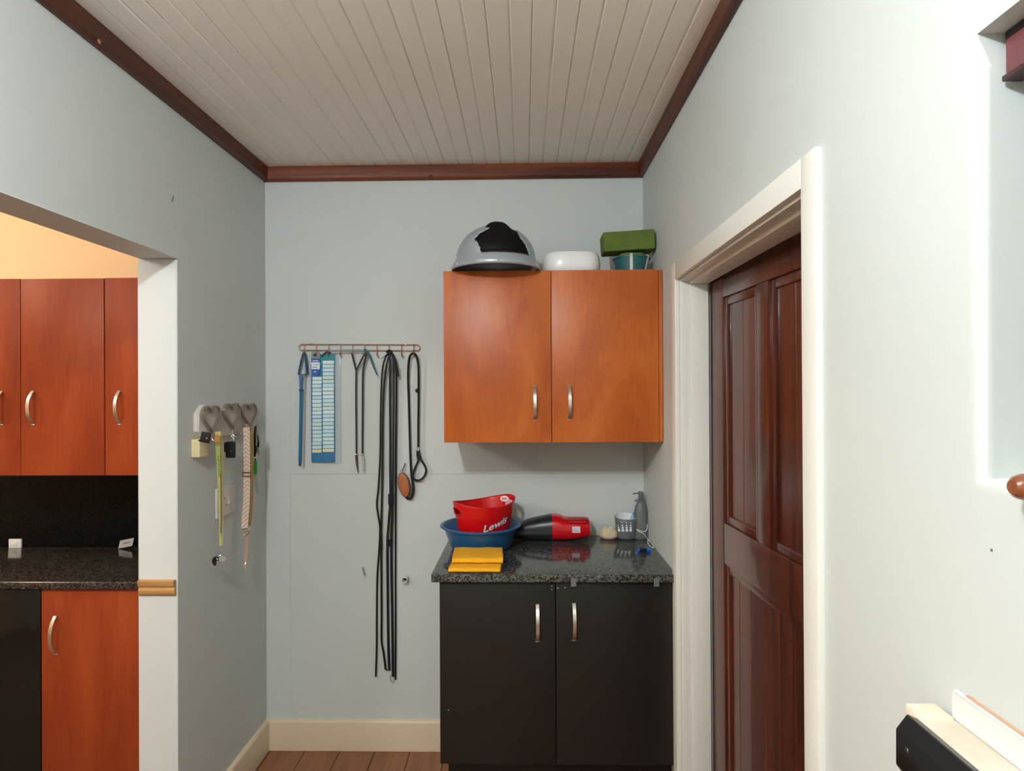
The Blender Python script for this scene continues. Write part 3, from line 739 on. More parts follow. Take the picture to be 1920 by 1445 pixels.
part('handle', tube(new_bm(), smooth_pts([Vector((t0.x-.006, -.075, t0.z-.035)), t0, t1_, t1_+Vector((.004, .006, .02))], 4), lambda i: .0042-.0001*i, 10), mat('bright_blue_plastic', rgb(20, 130, 214), .3), r)
part('grip', tube(new_bm(), [t0+Vector((-.001, -.004, -.004)), t0.lerp(t1_, .5)+Vector((.0, -.004, 0))], .0028, 8), mat('pale_blue_rubber', rgb(150, 205, 236), .4), r)
# white cable draped round the dispenser and onto the worktop
def T(px_, py_, dz=.002): return at(px_, py_, 2, HC+dz)
cp_ = [B(1213.5, 951, .028), B(1215, 968, .034), B(1215.5, 980, .075), B(1213, 992, .095), B(1207, 996.5, .1), B(1199, 994, .102), B(1194, 992, .102), B(1198, 996, .104), B(1208, 1001.5, .108), T(1219, 1011), T(1225, 1015.5), T(1219.5, 1011.5, .0058), T(1214.5, 1013), T(1215.5, 1020), T(1223, 1026.5), T(1231, 1025.5), T(1233.5, 1022.5)]
for v in cp_:
    v.x = min(v.x, XR-.004); v.z = max(v.z, HC+.0018)
o = part('charging_cable', tube(new_bm(), smooth_pts(cp_, 6), .0017, 8), mat('white_cable', rgb(226, 220, 208), .5), None)
tag(o, 'thin white cable curling from the soap dispenser onto the worktop', 'cable')
ga = at(1207.5, 1035, 2, HC)
r = root('gadget', ga, 'small blue and black gadget with coloured buttons lying on the worktop', 'gadget')
def gl(secs): return loft([(ga.x+a, ga.y+b_, HC+c_, d, e) for a, b_, c_, d, e in secs], 20, 2.3)
M_BLU = mat('royal_blue_plastic', rgb(14, 96, 214), .3)
part('body', gl([(-.027, 0, .008, .004, .0035), (-.024, 0, .0085, .009, .0075), (-.012, 0, .009, .011, .0083), (.012, 0, .009, .011, .0083), (.024, 0, .0085, .009, .0075), (.027, 0, .008, .004, .0035)]), M_BLU, r)
part('screen', bev(box(new_bm(), ga.x-.020, ga.x+.010, ga.y-.0118, ga.y+.004, HC+.0045, HC+.0185), .003, 2), M_BLKP, r)
for dx_, cc in ((-.006, (60, 170, 70)), (.001, (170, 160, 40)), (.005, (200, 60, 50))):
    part('button', lathe(new_bm(), [(0, .0195), (.0018, .0192), (.002, .018)], 10, (ga.x+dx_, ga.y-.003+dx_*.4, HC)), mat('button_%d' % cc[0], rgb(*cc), .4), r)
part('wire_loop', tube(new_bm(), smooth_pts([ga+Vector(v) for v in ((-.018, .006, .014), (-.014, .014, .022), (.0, .018, .027), (.012, .012, .022), (.016, .004, .015))], 5), .0007, 6), M_STEEL, r)

# ================================================================== BACK WALL: HOOK RAIL AND WHAT HANGS ON IT
def BP(pts, off=.03): return [B(p[0], p[1], p[2] if len(p) > 2 else off) for p in pts]
rc = B(674, 657, .014)
r = root('hook_rail', rc, 'long rose-copper wire rail with ten hooks on the back wall', 'hook rail')
lx, rx, ty, by = 560.5, 787.5, 645.5, 656.5
loop = []
for k in range(9):
    a = math.pi/2+math.pi*k/8; loop.append(B(lx+5.8+5.8*math.cos(a), (ty+by)/2-5.6*math.sin(a), .014))
for k in range(9):
    a = -math.pi/2+math.pi*k/8; loop.append(B(rx-5.8+5.8*math.cos(a), (ty+by)/2+.8-5.6*math.sin(a), .014))
part('rail_frame', tube(new_bm(), loop, .0019, 8, closed=True), M_COPPER, r)
hook_px = [570.6, 593, 616, 638.4, 661, 684, 707, 729.6, 753, 775.8]
h0 = None
for hx_ in hook_px:
    if h0 is None:
        pts = smooth_pts([B(hx_, 645, .0165), B(hx_, 652, .0172), B(hx_, 661, .0172), B(hx_+.1, 666.5, .019), B(hx_-.2, 668.5, .026), B(hx_-.8, 666, .036), B(hx_-1.4, 662.5, .041)], 4)
        h0 = part('hook', tube(new_bm(), pts, .0018, 7), M_COPPER, r)
        part('hook_tip', lathe(new_bm(), [(0, -.0035), (.0025, -.0025), (.0035, 0), (.0025, .0025), (0, .0035)], 10, pts[-1]), M_COPPER, h0); hb_ = B(hx_, 656, .017)
        tip = h0.children[0]
    else:
        o = cp(h0, r, B(hx_, 656, .017)-hb_); c = tip.copy(); COL.objects.link(c); c.parent = o
for px_, py_ in ((584, 645), (760, 645.3)):
    part('screw_plate', lathe(new_bm(), [(0, -.004), (.004, -.0035), (.0062, -.001), (.0062, .0)], 14, B(px_, py_, .016), axis=1, sy=.62), M_COPPER, r)
    part('wall_post', tube(new_bm(), [B(px_, py_, .0022), B(px_, py_, .015)], .0025, 8), M_COPPER, r)

# blue lead on the first hook
M_BLUE1 = mat('navy_webbing', rgb(30, 70, 104), .7, bump=.3, bscale=600); M_BLUE2 = mat('teal_blue_webbing', rgb(16, 104, 140), .6, bump=.3, bscale=600)
M_VIOL = mat('violet_webbing', rgb(84, 100, 170), .65)
r = root('blue_lead', B(566, 872, .03), 'narrow blue webbing lead hanging from the leftmost hook', 'lead')
part('loop', strap(new_bm(), smooth_pts(BP([(560, 702, .026), (564, 682, .03), (568.5, 664, .034), (570.2, 661.5, .036), (572, 664, .036), (574.5, 682, .032), (576.5, 702, .028)]), 4), .0095, .002), M_BLUE1, r)
part('joint', strap(new_bm(), BP([(561, 700), (566, 702.5), (575.5, 702)], .029), .004, .003), M_BLUE1, r)
part('twin_strap', strap(new_bm(), smooth_pts(BP([(561.5, 702), (562.5, 716), (563.5, 733)], .029), 4), .006, .0018), M_VIOL, r)
part('twin_strap', strap(new_bm(), smooth_pts(BP([(567, 702), (566, 716), (565, 733)], .027), 4), .006, .0018), M_BLUE2, r)
part('slider', bev(box(new_bm(), B(560.8, 731, .03).x, B(568.5, 731, .03).x, -.034, -.024, B(564, 733.5, .03).z, B(564, 729.5, .03).z), .0015, 2), M_BLUE1, r)
part('strap', strap(new_bm(), smooth_pts(BP([(564.5, 733, .03), (564, 770, .026), (563.5, 810, .022), (562.8, 845, .02), (562.3, 866, .02)]), 4), .0125, .003), M_BLUE2, r)
part('end_tip', strap(new_bm(), BP([(562.3, 866, .02), (562, 873, .02)]), .009, .004), mat('dark_metal', (.12, .12, .13, 1), .4, metal=1), r)
r = part('grey_strap', strap(new_bm(), smooth_pts(BP([(571.5, 661, .026), (573.2, 690, .016), (571.5, 740, .01), (571, 800, .008), (569.5, 878, .006)]), 4), .007, .0016), mat('grey_webbing', rgb(150, 154, 150), .8), None)
tag(r, 'thin grey strap hanging behind the blue lead', 'strap')

def clear_film():
    m = mat('clear_film', rgb(214, 228, 236), .12, spec=.6); m.node_tree.nodes['Principled BSDF'].inputs['Alpha'].default_value = .28
    return m
# card with rows of pale strips, price tag, clear sleeve
co = B(605, 866, .02)
r = root('hanging_card', co, 'blue hanging card covered with two columns of pale blue strips', 'card')
M_CARD = mat('blue_card', rgb(44, 112, 160), .5); M_CARDT = mat('teal_card', rgb(40, 140, 144), .5)
def rectb(name, m, par, x0, y0, x1, y1, oa, ob, bevel=.0006):
    a = B(x0, y0, ob); b_ = B(x1, y1, ob)
    return hb(name, m, par, a.x, b_.x, -max(oa, ob), -min(oa, ob), b_.z, a.z, bevel=bevel, seg=1)
rectb('backing', M_CARD, r, 583, 684, 627.5, 866, .016, .020)
rectb('header', M_CARDT, r, 600, 664, 627.5, 684, .016, .0205)
part('hang_strap', strap(new_bm(), smooth_pts(BP([(603, 669), (608, 663), (614, 660.5), (620, 662)], .026), 4), .008, .002), M_BLKP, r)
strip_m = [mat('pale_strip_%d' % i, rgb(*c), .25, coat=.3) for i, c in enumerate(((206, 232, 238), (222, 240, 242), (198, 226, 232), (208, 230, 226)))]
for k in range(24):
    y0 = 676+k*7.18
    for ci, (x0, x1) in enumerate(((585.5, 603.0), (605.0, 626.0))):
        if ci == 0 and k < 4: continue
        j = random.uniform(-.6, .6); yy = y0+(1.5 if ci == 0 else 0)
        rectb('strip', strip_m[random.randrange(4)] if k < 23 else mat('cream_strip', rgb(226, 222, 180), .4), r, x0+j*.5, yy, x1+j*.5, yy+6.1+j*.4, .0195, .0225+abs(j)*.002, bevel=.0008)
# column gutter and edge notches
rectb('gutter', M_CARDT, r, 603.3, 684, 604.7, 850, .0195, .0212)
r = root('price_tag', B(592, 705, .028), 'small blue and white printed tag clipped over the blue hanging card', 'tag')
M_TB = mat('tag_blue', rgb(48, 92, 176), .45); M_TG = mat('tag_grey', rgb(128, 134, 138), .5); M_TW = mat('tag_white', rgb(232, 236, 240), .45)
rectb('grey_top', M_TG, r, 583.5, 660, 600, 672, .027, .0288)
part('hang_hole', lathe(new_bm(), [(0, -.0006), (.006, -.0004), (.006, .001)], 14, B(590, 665.5, .0289), axis=1, sy=.7), M_DARK, r)
rectb('blue_band', M_TB, r, 583.5, 672, 600, 679, .027, .0288)
rectb('white_field', M_TW, r, 584, 679, 599.5, 692, .027, .0288)
bm = prism(new_bm(), [(p.x, p.z) for p in (B(584, 692, .028), B(599.5, 692, .028), B(599, 699, .028), B(597, 703.5, .028), B(592, 705.5, .028), B(588, 702, .028), B(584.5, 698, .028))], 1, -.0288, -.027)
part('blue_foot', bm, M_TB, r)
for k, (a, b_, y_) in enumerate(((586, 597, 675.5), (587, 590, 683), (592, 597, 682.5), (586, 595, 687.5), (588, 593, 696))):
    rectb('print_mark', M_TW if k in (0, 4) else mat('tag_print', rgb(110, 120, 150), .6), r, a, y_, b_, y_+1.4, .0286, .0291, 0)
o = part('clear_sleeve', bev(box(new_bm(), B(607, 700, .01).x, B(639, 700, .01).x, -.0145, -.004, B(630, 868, .01).z, B(630, 665, .01).z), .002, 2), clear_film(), None)
tag(o, 'clear plastic sleeve showing right of the blue hanging card', 'sleeve')

# grey coupler straps, clear bar and teal tapered lead
bar = root('clear_bar', B(652, 657, .04), 'clear plastic hanger bar lying across the middle hooks', 'hanger')
part('rod', tube(new_bm(), BP([(617, 658.5, .04), (640, 656.5, .044), (675, 656, .044), (685, 658, .042)]), .0035, 8), mat('cloudy_plastic', rgb(190, 198, 198), .25, trans=.5), bar)
part('end_hook', tube(new_bm(), smooth_pts(BP([(617, 658.5, .04), (616, 655.5, .036), (617.5, 653, .03)]), 3), .002, 6), MATS['cloudy_plastic'], bar)
part('end_hook', tube(new_bm(), smooth_pts(BP([(685, 658, .042), (686.5, 655.5, .036), (684.5, 653, .03)]), 3), .002, 6), MATS['cloudy_plastic'], bar)
M_DG = mat('charcoal_webbing', rgb(46, 44, 46), .75, bump=.3, bscale=600)
r = root('coupler_lead', B(668, 886, .03), 'thin charcoal coupler lead forked into a Y at the top', 'lead')
part('fork', strap(new_bm(), smooth_pts(BP([(659.5, 661, .038), (663, 676, .034), (668, 695, .03)]), 4), .0075, .002), M_DG, r)
part('fork', strap(new_bm(), smooth_pts(BP([(684.5, 661, .038), (677, 676, .034), (668, 695, .029)]), 4), .0075, .002), M_DG, r)
part('strap', strap(new_bm(), smooth_pts(BP([(668, 692, .031), (667.5, 740, .026), (668, 800, .022), (668.3, 852, .02)]), 4), .0072, .0026), M_DG, r)
part('clip', tube(new_bm(), smooth_pts(BP([(665, 850), (668, 852), (671, 850.5)], .022), 3), .0025, 8), M_CHROME, r)
part('tail', strap(new_bm(), BP([(668, 853, .022), (669, 868, .022), (671.5, 886, .022)]), lambda i: (.010, .009, .003)[i], .003), mat('plum_webbing', rgb(70, 52, 60), .7), r)
part('hang_ring', tube(new_bm(), [B(660.3+2.4*math.cos(a), 659.5+2.6*math.sin(a), .04) for a in [2*math.pi*k/16 for k in range(16)]], .0012, 6, closed=True), M_CHROME, r)
r = root('slim_lead', B(680, 890, .03), 'thin charcoal lead with a pale clip hanging right beside the forked lead', 'lead')
part('strap', strap(new_bm(), smooth_pts(BP([(689, 660, .036), (684.5, 676, .034), (680.5, 700, .028), (680, 760, .024), (679.5, 850, .02)]), 4), .008, .0026), M_DG, r)
part('clip', tube(new_bm(), smooth_pts(BP([(675.5, 852.5), (679.5, 853), (683.5, 851.5)], .022), 3), .0025, 8), M_CHROME, r)
part('snap_hook', strap(new_bm(), BP([(679.5, 854, .024), (681, 868, .024), (682, 884, .024)]), lambda i: (.010, .011, .005)[i], .004), mat('pale_clip_metal', (.5, .55, .52, 1), .35, metal=1), r)
r = part('teal_lead', strap(new_bm(), smooth_pts(BP([(682, 656, .044), (689, 659.5, .046), (695, 672, .044), (701, 688, .042), (707.5, 703, .04)]), 4), lambda i: .012-.0004*i, .004), mat('teal_rope', rgb(28, 92, 100), .6, bump=.6, bscale=260), None)
tag(r, 'short teal tapered lead end beside the black leads', 'lead')

# black leather leads on the eighth hook
r = root('black_lead', B(708, 1268, .03), 'long thin black leather lead, the leftmost of the black leads', 'lead')
part('strap', strap(new_bm(), smooth_pts(BP([(730, 660, .046), (722, 672, .046), (716.5, 700, .04), (714, 760, .034), (713, 850, .028), (709.5, 915, .024), (706.5, 944, .022), (709, 965, .02), (712.5, 990, .02), (711, 1030, .018), (707.5, 1080, .016), (706.5, 1150, .015), (706.3, 1210, .015), (705.5, 1240, .015), (704.6, 1268, .015)]), 5), .0078, .0024), M_BLKL, r)
part('strap', strap(new_bm(), smooth_pts(BP([(731, 661, .042), (726, 680, .042), (720.5, 720, .036), (718, 780, .03), (717, 880, .026), (716, 940, .022), (714.5, 1000, .021), (715, 1060, .019), (715.5, 1150, .017), (715.5, 1200, .017), (719.5, 1225, .016), (723.2, 1255, .016)]), 5), .0088, .0026), M_BLKL, r)
part('keeper', strap(new_bm(), BP([(713.5, 998, .024), (714, 1030, .024)]), .014, .003), M_BLKL, r)
r = root('braided_lead', B(735, 1272, .03), 'wide black doubled leather lead, the thickest hanging strap', 'lead')
part('strap', strap(new_bm(), smooth_pts(BP([(729, 659.5, .052), (731.5, 675, .052), (731.5, 720, .046), (732, 800, .038), (732, 880, .032), (732, 935, .03), (728.5, 985, .026), (726.5, 1020, .026), (727, 1100, .02), (728, 1200, .018), (730, 1256, .017)]), 5), .0105, .003), M_BLKL, r)
part('strap', strap(new_bm(), smooth_pts(BP([(731, 659, .05), (737.5, 672, .05), (738.5, 720, .043), (738, 800, .035), (737.5, 880, .03), (736.5, 935, .028), (734, 1000, .025), (734, 1060, .022), (735.5, 1150, .019), (737, 1268, .017)]), 5), .0105, .0034), M_BLKL, r)
part('keeper', bev(strap(new_bm(), BP([(733.5, 926, .033), (733.5, 946, .033)]), .026, .006), .001, 1), M_BLKL, r)
part('keeper', bev(strap(new_bm(), BP([(731, 1012, .03), (731, 1024, .03)]), .022, .005), .001, 1), M_BLKL, r)
part('stitching', tube(new_bm(), BP([(739.5, 700, .0475), (739.3, 800, .0392), (738.7, 930, .0325)]), .0006, 5), mat('pale_thread', rgb(140, 138, 132), .7), r)
part('snap_hook', tube(new_bm(), smooth_pts(BP([(732.5, 1264), (731.5, 1271), (733, 1276), (736, 1278), (738, 1273)], .019), 4), .0018, 7), M_STEEL, r)
part('link', strap(new_bm(), BP([(729.6, 1255, .0175), (723.5, 1255.8, .0168)]), .003, .003), M_BLKL, r)
r = root('nylon_lead', B(743, 720, .04), 'flat faded black nylon strap on the right of the black leads', 'lead')
part('strap', strap(new_bm(), smooth_pts(BP([(732, 659, .044), (739, 668, .042), (743, 690, .036), (743.5, 740, .026), (742.5, 830, .02), (742, 935, .014), (741.5, 1060, .01), (741.8, 1180, .009), (741.5, 1274, .009)]), 5), .0075, .002), mat('faded_black_webbing', rgb(36, 35, 32), .8, spec=.2), r)
part('free_end', strap(new_bm(), smooth_pts(BP([(733, 659.5, .056), (738, 668, .056), (742, 680, .054), (744.5, 692, .05), (746.5, 706, .046)]), 4), .0105, .002), M_BLKF, r)
part('loose_thread', tube(new_bm(), BP([(727, 661, .055), (722, 667, .056), (714, 673, .056)]), .0014, 6), M_BLKF, r)
part('knot', tube(new_bm(), smooth_pts(BP([(725, 660, .052), (729, 657, .057), (734, 659, .055), (731, 663, .058), (727, 663, .054)]), 4), .0045, 8), M_BLKF, r)

# rope slip lead on the last hook, with a wooden tag
M_ROPE = mat('black_rope', rgb(16, 16, 17), .7, bump=.8, bscale=420)
r = root('rope_lead', B(776, 940, .03), 'black rope slip lead looped over the rightmost hook', 'lead')
part('rope', tube(new_bm(), smooth_pts(BP([(784.3, 842, .024), (784.5, 790, .026), (785, 740, .028), (784.8, 700, .032), (784, 682, .034), (781, 668, .037), (775, 662.3, .038), (768.5, 668, .037), (766, 684, .034), (765.3, 710, .03), (766.8, 760, .026), (768.5, 820, .024), (769.8, 862, .022), (771.8, 892, .02), (774, 905, .02), (774.8, 920, .02), (771.5, 932, .02), (765, 934.5, .02), (760.5, 929, .02)]), 5), .0052, 10), M_ROPE, r)
part('stopper', tube(new_bm(), smooth_pts(BP([(786, 729, .03), (781.5, 730, .034), (780.5, 733, .034), (785.5, 736, .03)]), 4), .0045, 8), M_BLKP, r)
part('ferrule', tube(new_bm(), BP([(784.4, 838, .024), (784.2, 845, .024)]), .006, 12), M_CHROME, r)
part('sleeve', strap(new_bm(), smooth_pts(BP([(784, 844, .024), (784.5, 852, .024), (787, 863, .024)]), 3), lambda i: .014+.001*i, .010), M_BLKL, r)
part('hand_loop', tube(new_bm(), smooth_pts(BP([(786, 860), (781, 871), (775.3, 885), (774.3, 894), (779, 899.5), (787, 899.8), (794.5, 894), (798.8, 884), (797.8, 876), (793.5, 868), (788.5, 860)], .024), 5), .0046, 10), M_ROPE, r)
tg = B(757.5, 909, .034)
r = root('oval_tag', tg, 'oval brown tag hanging between black straps and rope lead', 'tag')
def oval(dx, rx_, rz_, th, off):
    bm = lathe(new_bm(), [(0, -th), (.8, -th), (.95, -th*.6), (1, 0), (.95, th*.6), (.8, th), (0, th)], 36, (0, 0, 0), sx=rx_, sy=rz_, axis=1)
    bmesh.ops.rotate(bm, verts=bm.verts, cent=(0, 0, 0), matrix=Matrix.Rotation(math.radians(-11), 3, 'Y')); bmesh.ops.translate(bm, verts=bm.verts, vec=tg+Vector((dx, off, 0))); return bm
part('back', oval(.0, .0265, .055, .003, .004), mat('dark_leather', rgb(52, 34, 26), .6), r)
part('face', oval(-.001, .023, .052, .003, 0), wood('tan_tag_wood', rgb(150, 82, 40), rgb(176, 104, 56), rgb(190, 124, 76), .5, (12, 12, 1.5)), r)
part('cord', strap(new_bm(), smooth_pts(BP([(753.5, 884, .034), (756.5, 878, .032), (760, 868, .028)]), 3), .006, .003), mat('grey_cord', rgb(70, 74, 84), .7), r)
part('eyelet', tube(new_bm(), [B(753+1.8*math.cos(a), 884+2*math.sin(a), .036) for a in [2*math.pi*k/14 for k in range(14)]], .001, 6, closed=True), M_CHROME, r)

# pipe stub and wall plug
pc_ = B(758.5, 1087.5, .04)
r = root('pipe_stub', Vector((pc_.x, 0, pc_.z)), 'short white pipe stub sticking out of the back wall beside the worktop', 'pipe')
part('pipe', lathe(new_bm(), [(.0125, -.0025), (.0125, -.040), (.0122, -.041), (.0098, -.041), (.0095, -.040), (.0095, -.006)], 28, (pc_.x, 0, pc_.z), axis=1), mat('painted_pipe', rgb(206, 208, 204), .5), r)
part('bore', lathe(new_bm(), [(0, -.0062), (.0095, -.0062), (.0096, -.0058), (0, -.0058)], 20, (pc_.x, 0, pc_.z), axis=1), M_DARK, r)
r = root('cable_stub', B(683, 1072, .003), 'tiny grey cable stub poking out of the back wall', 'cable')
part('cable', tube(new_bm(), smooth_pts(BP([(680, 1064, .002), (681, 1068, .012), (684, 1078, .018)]), 4), .0035, 8), mat('stub_grey', rgb(120, 120, 116), .6), r)
part('plaster_patch', bev(box(new_bm(), B(679, 1064, 0).x, B(686, 1064, 0).x, -.0034, -.002, B(680, 1085, 0).z, B(680, 1060, 0).z), .001, 1), M_WALLW, r)

# ================================================================== LEFT WALL: HEART RACK, KEYS, SWITCH
M_RACK = mat('white_washed_wood', rgb(206, 198, 190), .6, var=.12, vscale=14, stretch=(1, .3, 1.5))
y0 = L(373.5, 790, .02).y; y1 = L(484, 790, .02).y; z1 = L(420, 757.5, .02).z; z0 = L(420, 817, .02).z
r = root('key_rack', (XL, (y0+y1)/2, z0), 'white-washed wooden key rack with three wire hearts on the left wall', 'key rack')
ch = .028
part('board', bev(prism(new_bm(), [(y0, z0+ch), (y0+ch*1.3, z0), (y1-ch*1.3, z0), (y1, z0+ch), (y1, z1-ch), (y1-ch*1.3, z1), (y0+ch*1.3, z1), (y0, z1-ch)], 0, XL+.0005, XL+.02), .002, 2), M_RACK, r)
M_WIRE = mat('antique_metal', rgb(166, 154, 142), .3, metal=.7)
def band_x(pts, x0, w_, th):
    bm = new_bm(); P = [Vector(p) for p in pts]; m = len(P); rings = []
    for i in range(m):
        t = (P[(i+1) % m]-P[i-1]).normalized(); n = Vector((0, -t.z, t.y))
        rings.append([bm.verts.new(P[i]+Vector((x0+dx_, 0, 0))+n*s) for dx_, s in ((0, -th/2), (w_, -th/2), (w_, th/2), (0, th/2))])
    for i in range(m):
        for j in range(4): bm.faces.new((rings[i][j], rings[i][(j+1) % 4], rings[(i+1) % m][(j+1) % 4], rings[(i+1) % m][j]))
    return bm
hooks = []
for (xa, xb, ya, yb) in ((378.5, 414.5, 760.5, 814), (419.5, 452, 756, 806.5), (454, 482.5, 756.5, 804)):
    a = L(xa, (ya+yb)/2, .032); b_ = L(xb, (ya+yb)/2, .032); zc_t = L((xa+xb)/2, ya, .032).z; zc_b = L((xa+xb)/2, yb, .032).z
    cy_ = (a.y+b_.y)/2; hw_ = (b_.y-a.y)/2*.93; hh_ = zc_t-zc_b
    pts = []
    for k in range(48):
        t = 2*math.pi*k/48; X_ = 16*math.sin(t)**3/16; Z_ = (13*math.cos(t)-5*math.cos(2*t)-2*math.cos(3*t)-math.cos(4*t))
        pts.append((0, cy_+hw_*X_, zc_b+hh_*(Z_+17)/29.0))
    h = part('heart', band_x(pts, XL+.024, .010, .003), M_WIRE, r)
    part('inner_wire', tube(new_bm(), [Vector((XL+.0355, cy_+(p[1]-cy_)*.93, (p[2]-(zc_b+hh_*.5))*.93+zc_b+hh_*.5)) for p in pts], .0014, 6, closed=True), M_WIRE, h)
    q = Vector((XL+.03, cy_, zc_b+.004))
    part('hook', tube(new_bm(), smooth_pts([Vector((XL+.018, cy_, zc_b+.02)), q, q+Vector((.004, 0, -.022)), q+Vector((.018, 0, -.03)), q+Vector((.032, 0, -.022)), q+Vector((.034, 0, -.010))], 4), .0025, 8), M_WIRE, h)
    hooks.append(q)
# cream box below the rack
a = L(374, 838, .0); bx0 = L(374.5, 838, .03).y; bx1 = L(394, 838, .03).y; bz0_ = L(384, 855.5, .03).z; bz1_ = L(384, 822, .03).z
o = part('junction_box', bev(box(new_bm(), XL+.0005, XL+.03, bx0, bx1-.01, bz0_, bz1_), .003, 2), mat('cream_plastic', rgb(222, 206, 160), .5), None)
tag(o, 'small cream plastic box on the left wall under the key rack', 'box')
# lanyard on the first hook
def LP(pts): return [L(p[0], p[1], p[2]) for p in pts]
lo_ = L(412, 1060, .05)
r = root('lanyard', lo_, 'yellow-green printed lanyard with key bunch hanging from the first heart', 'lanyard')
M_LIME = mat('lime_ribbon', rgb(150, 170, 72), .65, var=.2, vscale=9, col2=rgb(186, 184, 120)); M_PALE = mat('pale_ribbon', rgb(206, 200, 150), .6)
part('front_ribbon', strap(new_bm(), smooth_pts(LP([(409, 809, .062), (408, 822, .064), (409, 850, .062), (411, 890, .058), (412.5, 940, .054), (413.5, 1000, .05), (413.5, 1026, .05)]), 5), lambda i: max(.0085, .0185-.0004*i), .0014, n=(.25, -1, 0)), M_LIME, r)
part('back_ribbon', strap(new_bm(), smooth_pts(LP([(411, 809, .056), (415, 818, .052), (417.2, 850, .05), (417.8, 900, .05), (417.2, 960, .048), (416, 1000, .048), (414.5, 1026, .05)]), 5), .009, .0014, n=(.25, -1, 0)), M_PALE, r)
part('seam_line', strap(new_bm(), smooth_pts(LP([(413.2, 850, .066), (414.2, 900, .063), (414.6, 960, .058), (414.2, 1000, .054)]), 4), .0025, .001, n=(.25, -1, 0)), mat('maroon_print', rgb(110, 60, 50), .7), r)
M_ORG = mat('orange_print', rgb(232, 112, 40), .6)
for k, py_ in enumerate((815, 820, 825.5, 831)):
    g_ = L(408.4+k*.2, py_, .068); g_.y -= .003
    part('orange_print', tube(new_bm(), [g_+Vector((.0052*math.cos(a), 0, .0042*math.sin(a))) for a in [2*math.pi*q/12 for q in range(12)]], .0013, 6, closed=True), M_ORG, r)
for k in range(9):
    g_ = L(410.2+k*.25, 857+k*4.6, .067-k*.0006); g_.y -= .002
    part('dark_print', strap(new_bm(), [g_+Vector((-.003, 0, .002)), g_+Vector((.003, 0, -.001 if k % 2 else .003))], .0022, .0005), mat('green_print', rgb(50, 92, 40), .7), r)
part('ribbon_clamp', bev(strap(new_bm(), LP([(413.8, 1023, .051), (413.8, 1031, .051)]), .014, .005), .001, 1), M_STEEL, r)
part('swivel', tube(new_bm(), smooth_pts(LP([(413.5, 1030, .052), (411.5, 1035, .054), (414, 1039, .054), (412, 1043, .054)]), 4), .0022, 8), M_CHROME, r)
kc = L(411, 1050, .056)
part('black_key_head', lathe(new_bm(), [(0, -.003), (.013, -.003), (.015, 0), (.013, .003), (0, .003)], 24, kc+Vector((-.010, -.002, -.003)), axis=1, sy=1.15), M_BLKP, r)
part('silver_disc', lathe(new_bm(), [(0, -.0015), (.0125, -.0012), (.013, 0), (.0125, .0012), (0, .0015)], 24, kc+Vector((.014, -.005, .006)), axis=1, sy=.8), mat('brushed_pale_metal', (.72, .7, .66, 1), .4, metal=.8), r)
part('key_blade', strap(new_bm(), [kc+Vector((.0, -.006, .0)), kc+Vector((-.002, -.006, -.022))], .012, .002), M_STEEL, r)
part('key_ring', tube(new_bm(), [kc+Vector((.008*math.cos(a), -.004, .012+.008*math.sin(a))) for a in [2*math.pi*q/16 for q in range(16)]], .0012, 6, closed=True), M_CHROME, r)
# car key fob in front of the cream box
fo = L(385.5, 820, .06)
r = root('key_fob', fo, 'black key fob with a red dot hanging over the cream box', 'key fob')
bm = bev(box(new_bm(), -.0165, .0165, -.005, .005, -.018, .018), .0045, 3); bmesh.ops.rotate(bm, verts=bm.verts, cent=(0, 0, 0), matrix=Matrix.Rotation(math.radians(12), 3, 'Y')); bmesh.ops.translate(bm, verts=bm.verts, vec=fo)
part('body', bm, M_BLKP, r)
part('red_dot', lathe(new_bm(), [(0, -.0008), (.003, -.0006), (.0033, .001)], 14, fo+Vector((.0065, -.005, -.002)), axis=1), mat('red_dot', rgb(190, 70, 50), .5), r)
part('key_tab', strap(new_bm(), [fo+Vector((-.014, 0, -.008)), fo+Vector((-.024, 0, -.011))], .005, .003), M_BLKP, r)
part('link', tube(new_bm(), smooth_pts([fo+Vector((.014, 0, .006)), fo+Vector((.024, .004, .006)), fo+Vector((.03, .01, .004))], 3), .0015, 6), M_COPPER, r)
# remote on the middle hook
ro = L(433.5, 843, .055)
r = root('remote_control', ro, 'black remote control on a metal ring under the middle heart', 'remote')
part('case', bev(box(new_bm(), ro.x-.018, ro.x+.016, ro.y-.010, ro.y+.006, ro.z-.030, ro.z+.030), .006, 3), M_BLKP, r)
part('side_grip', bev(box(new_bm(), ro.x-.024, ro.x-.0175, ro.y-.008, ro.y+.004, ro.z-.008, ro.z+.027), .003, 2), M_BLKP, r)
part('button', lathe(new_bm(), [(0, -.0015), (.005, -.001), (.0055, .001)], 16, ro+Vector((.004, -.0105, -.004)), axis=1), mat('dark_button', rgb(50, 50, 52), .4), r)
part('split_ring', tube(new_bm(), [ro+Vector((.009*math.cos(a)+.002, -.002, .040+.009*math.sin(a))) for a in [2*math.pi*q/18 for q in range(18)]], .0014, 6, closed=True), M_CHROME, r)
part('chain', tube(new_bm(), smooth_pts([ro+Vector(v) for v in ((.0, -.004, .032), (-.006, -.006, .042), (.004, -.004, .05), (.0, 0, .06))], 4), .0022, 7), M_CHROME, r)
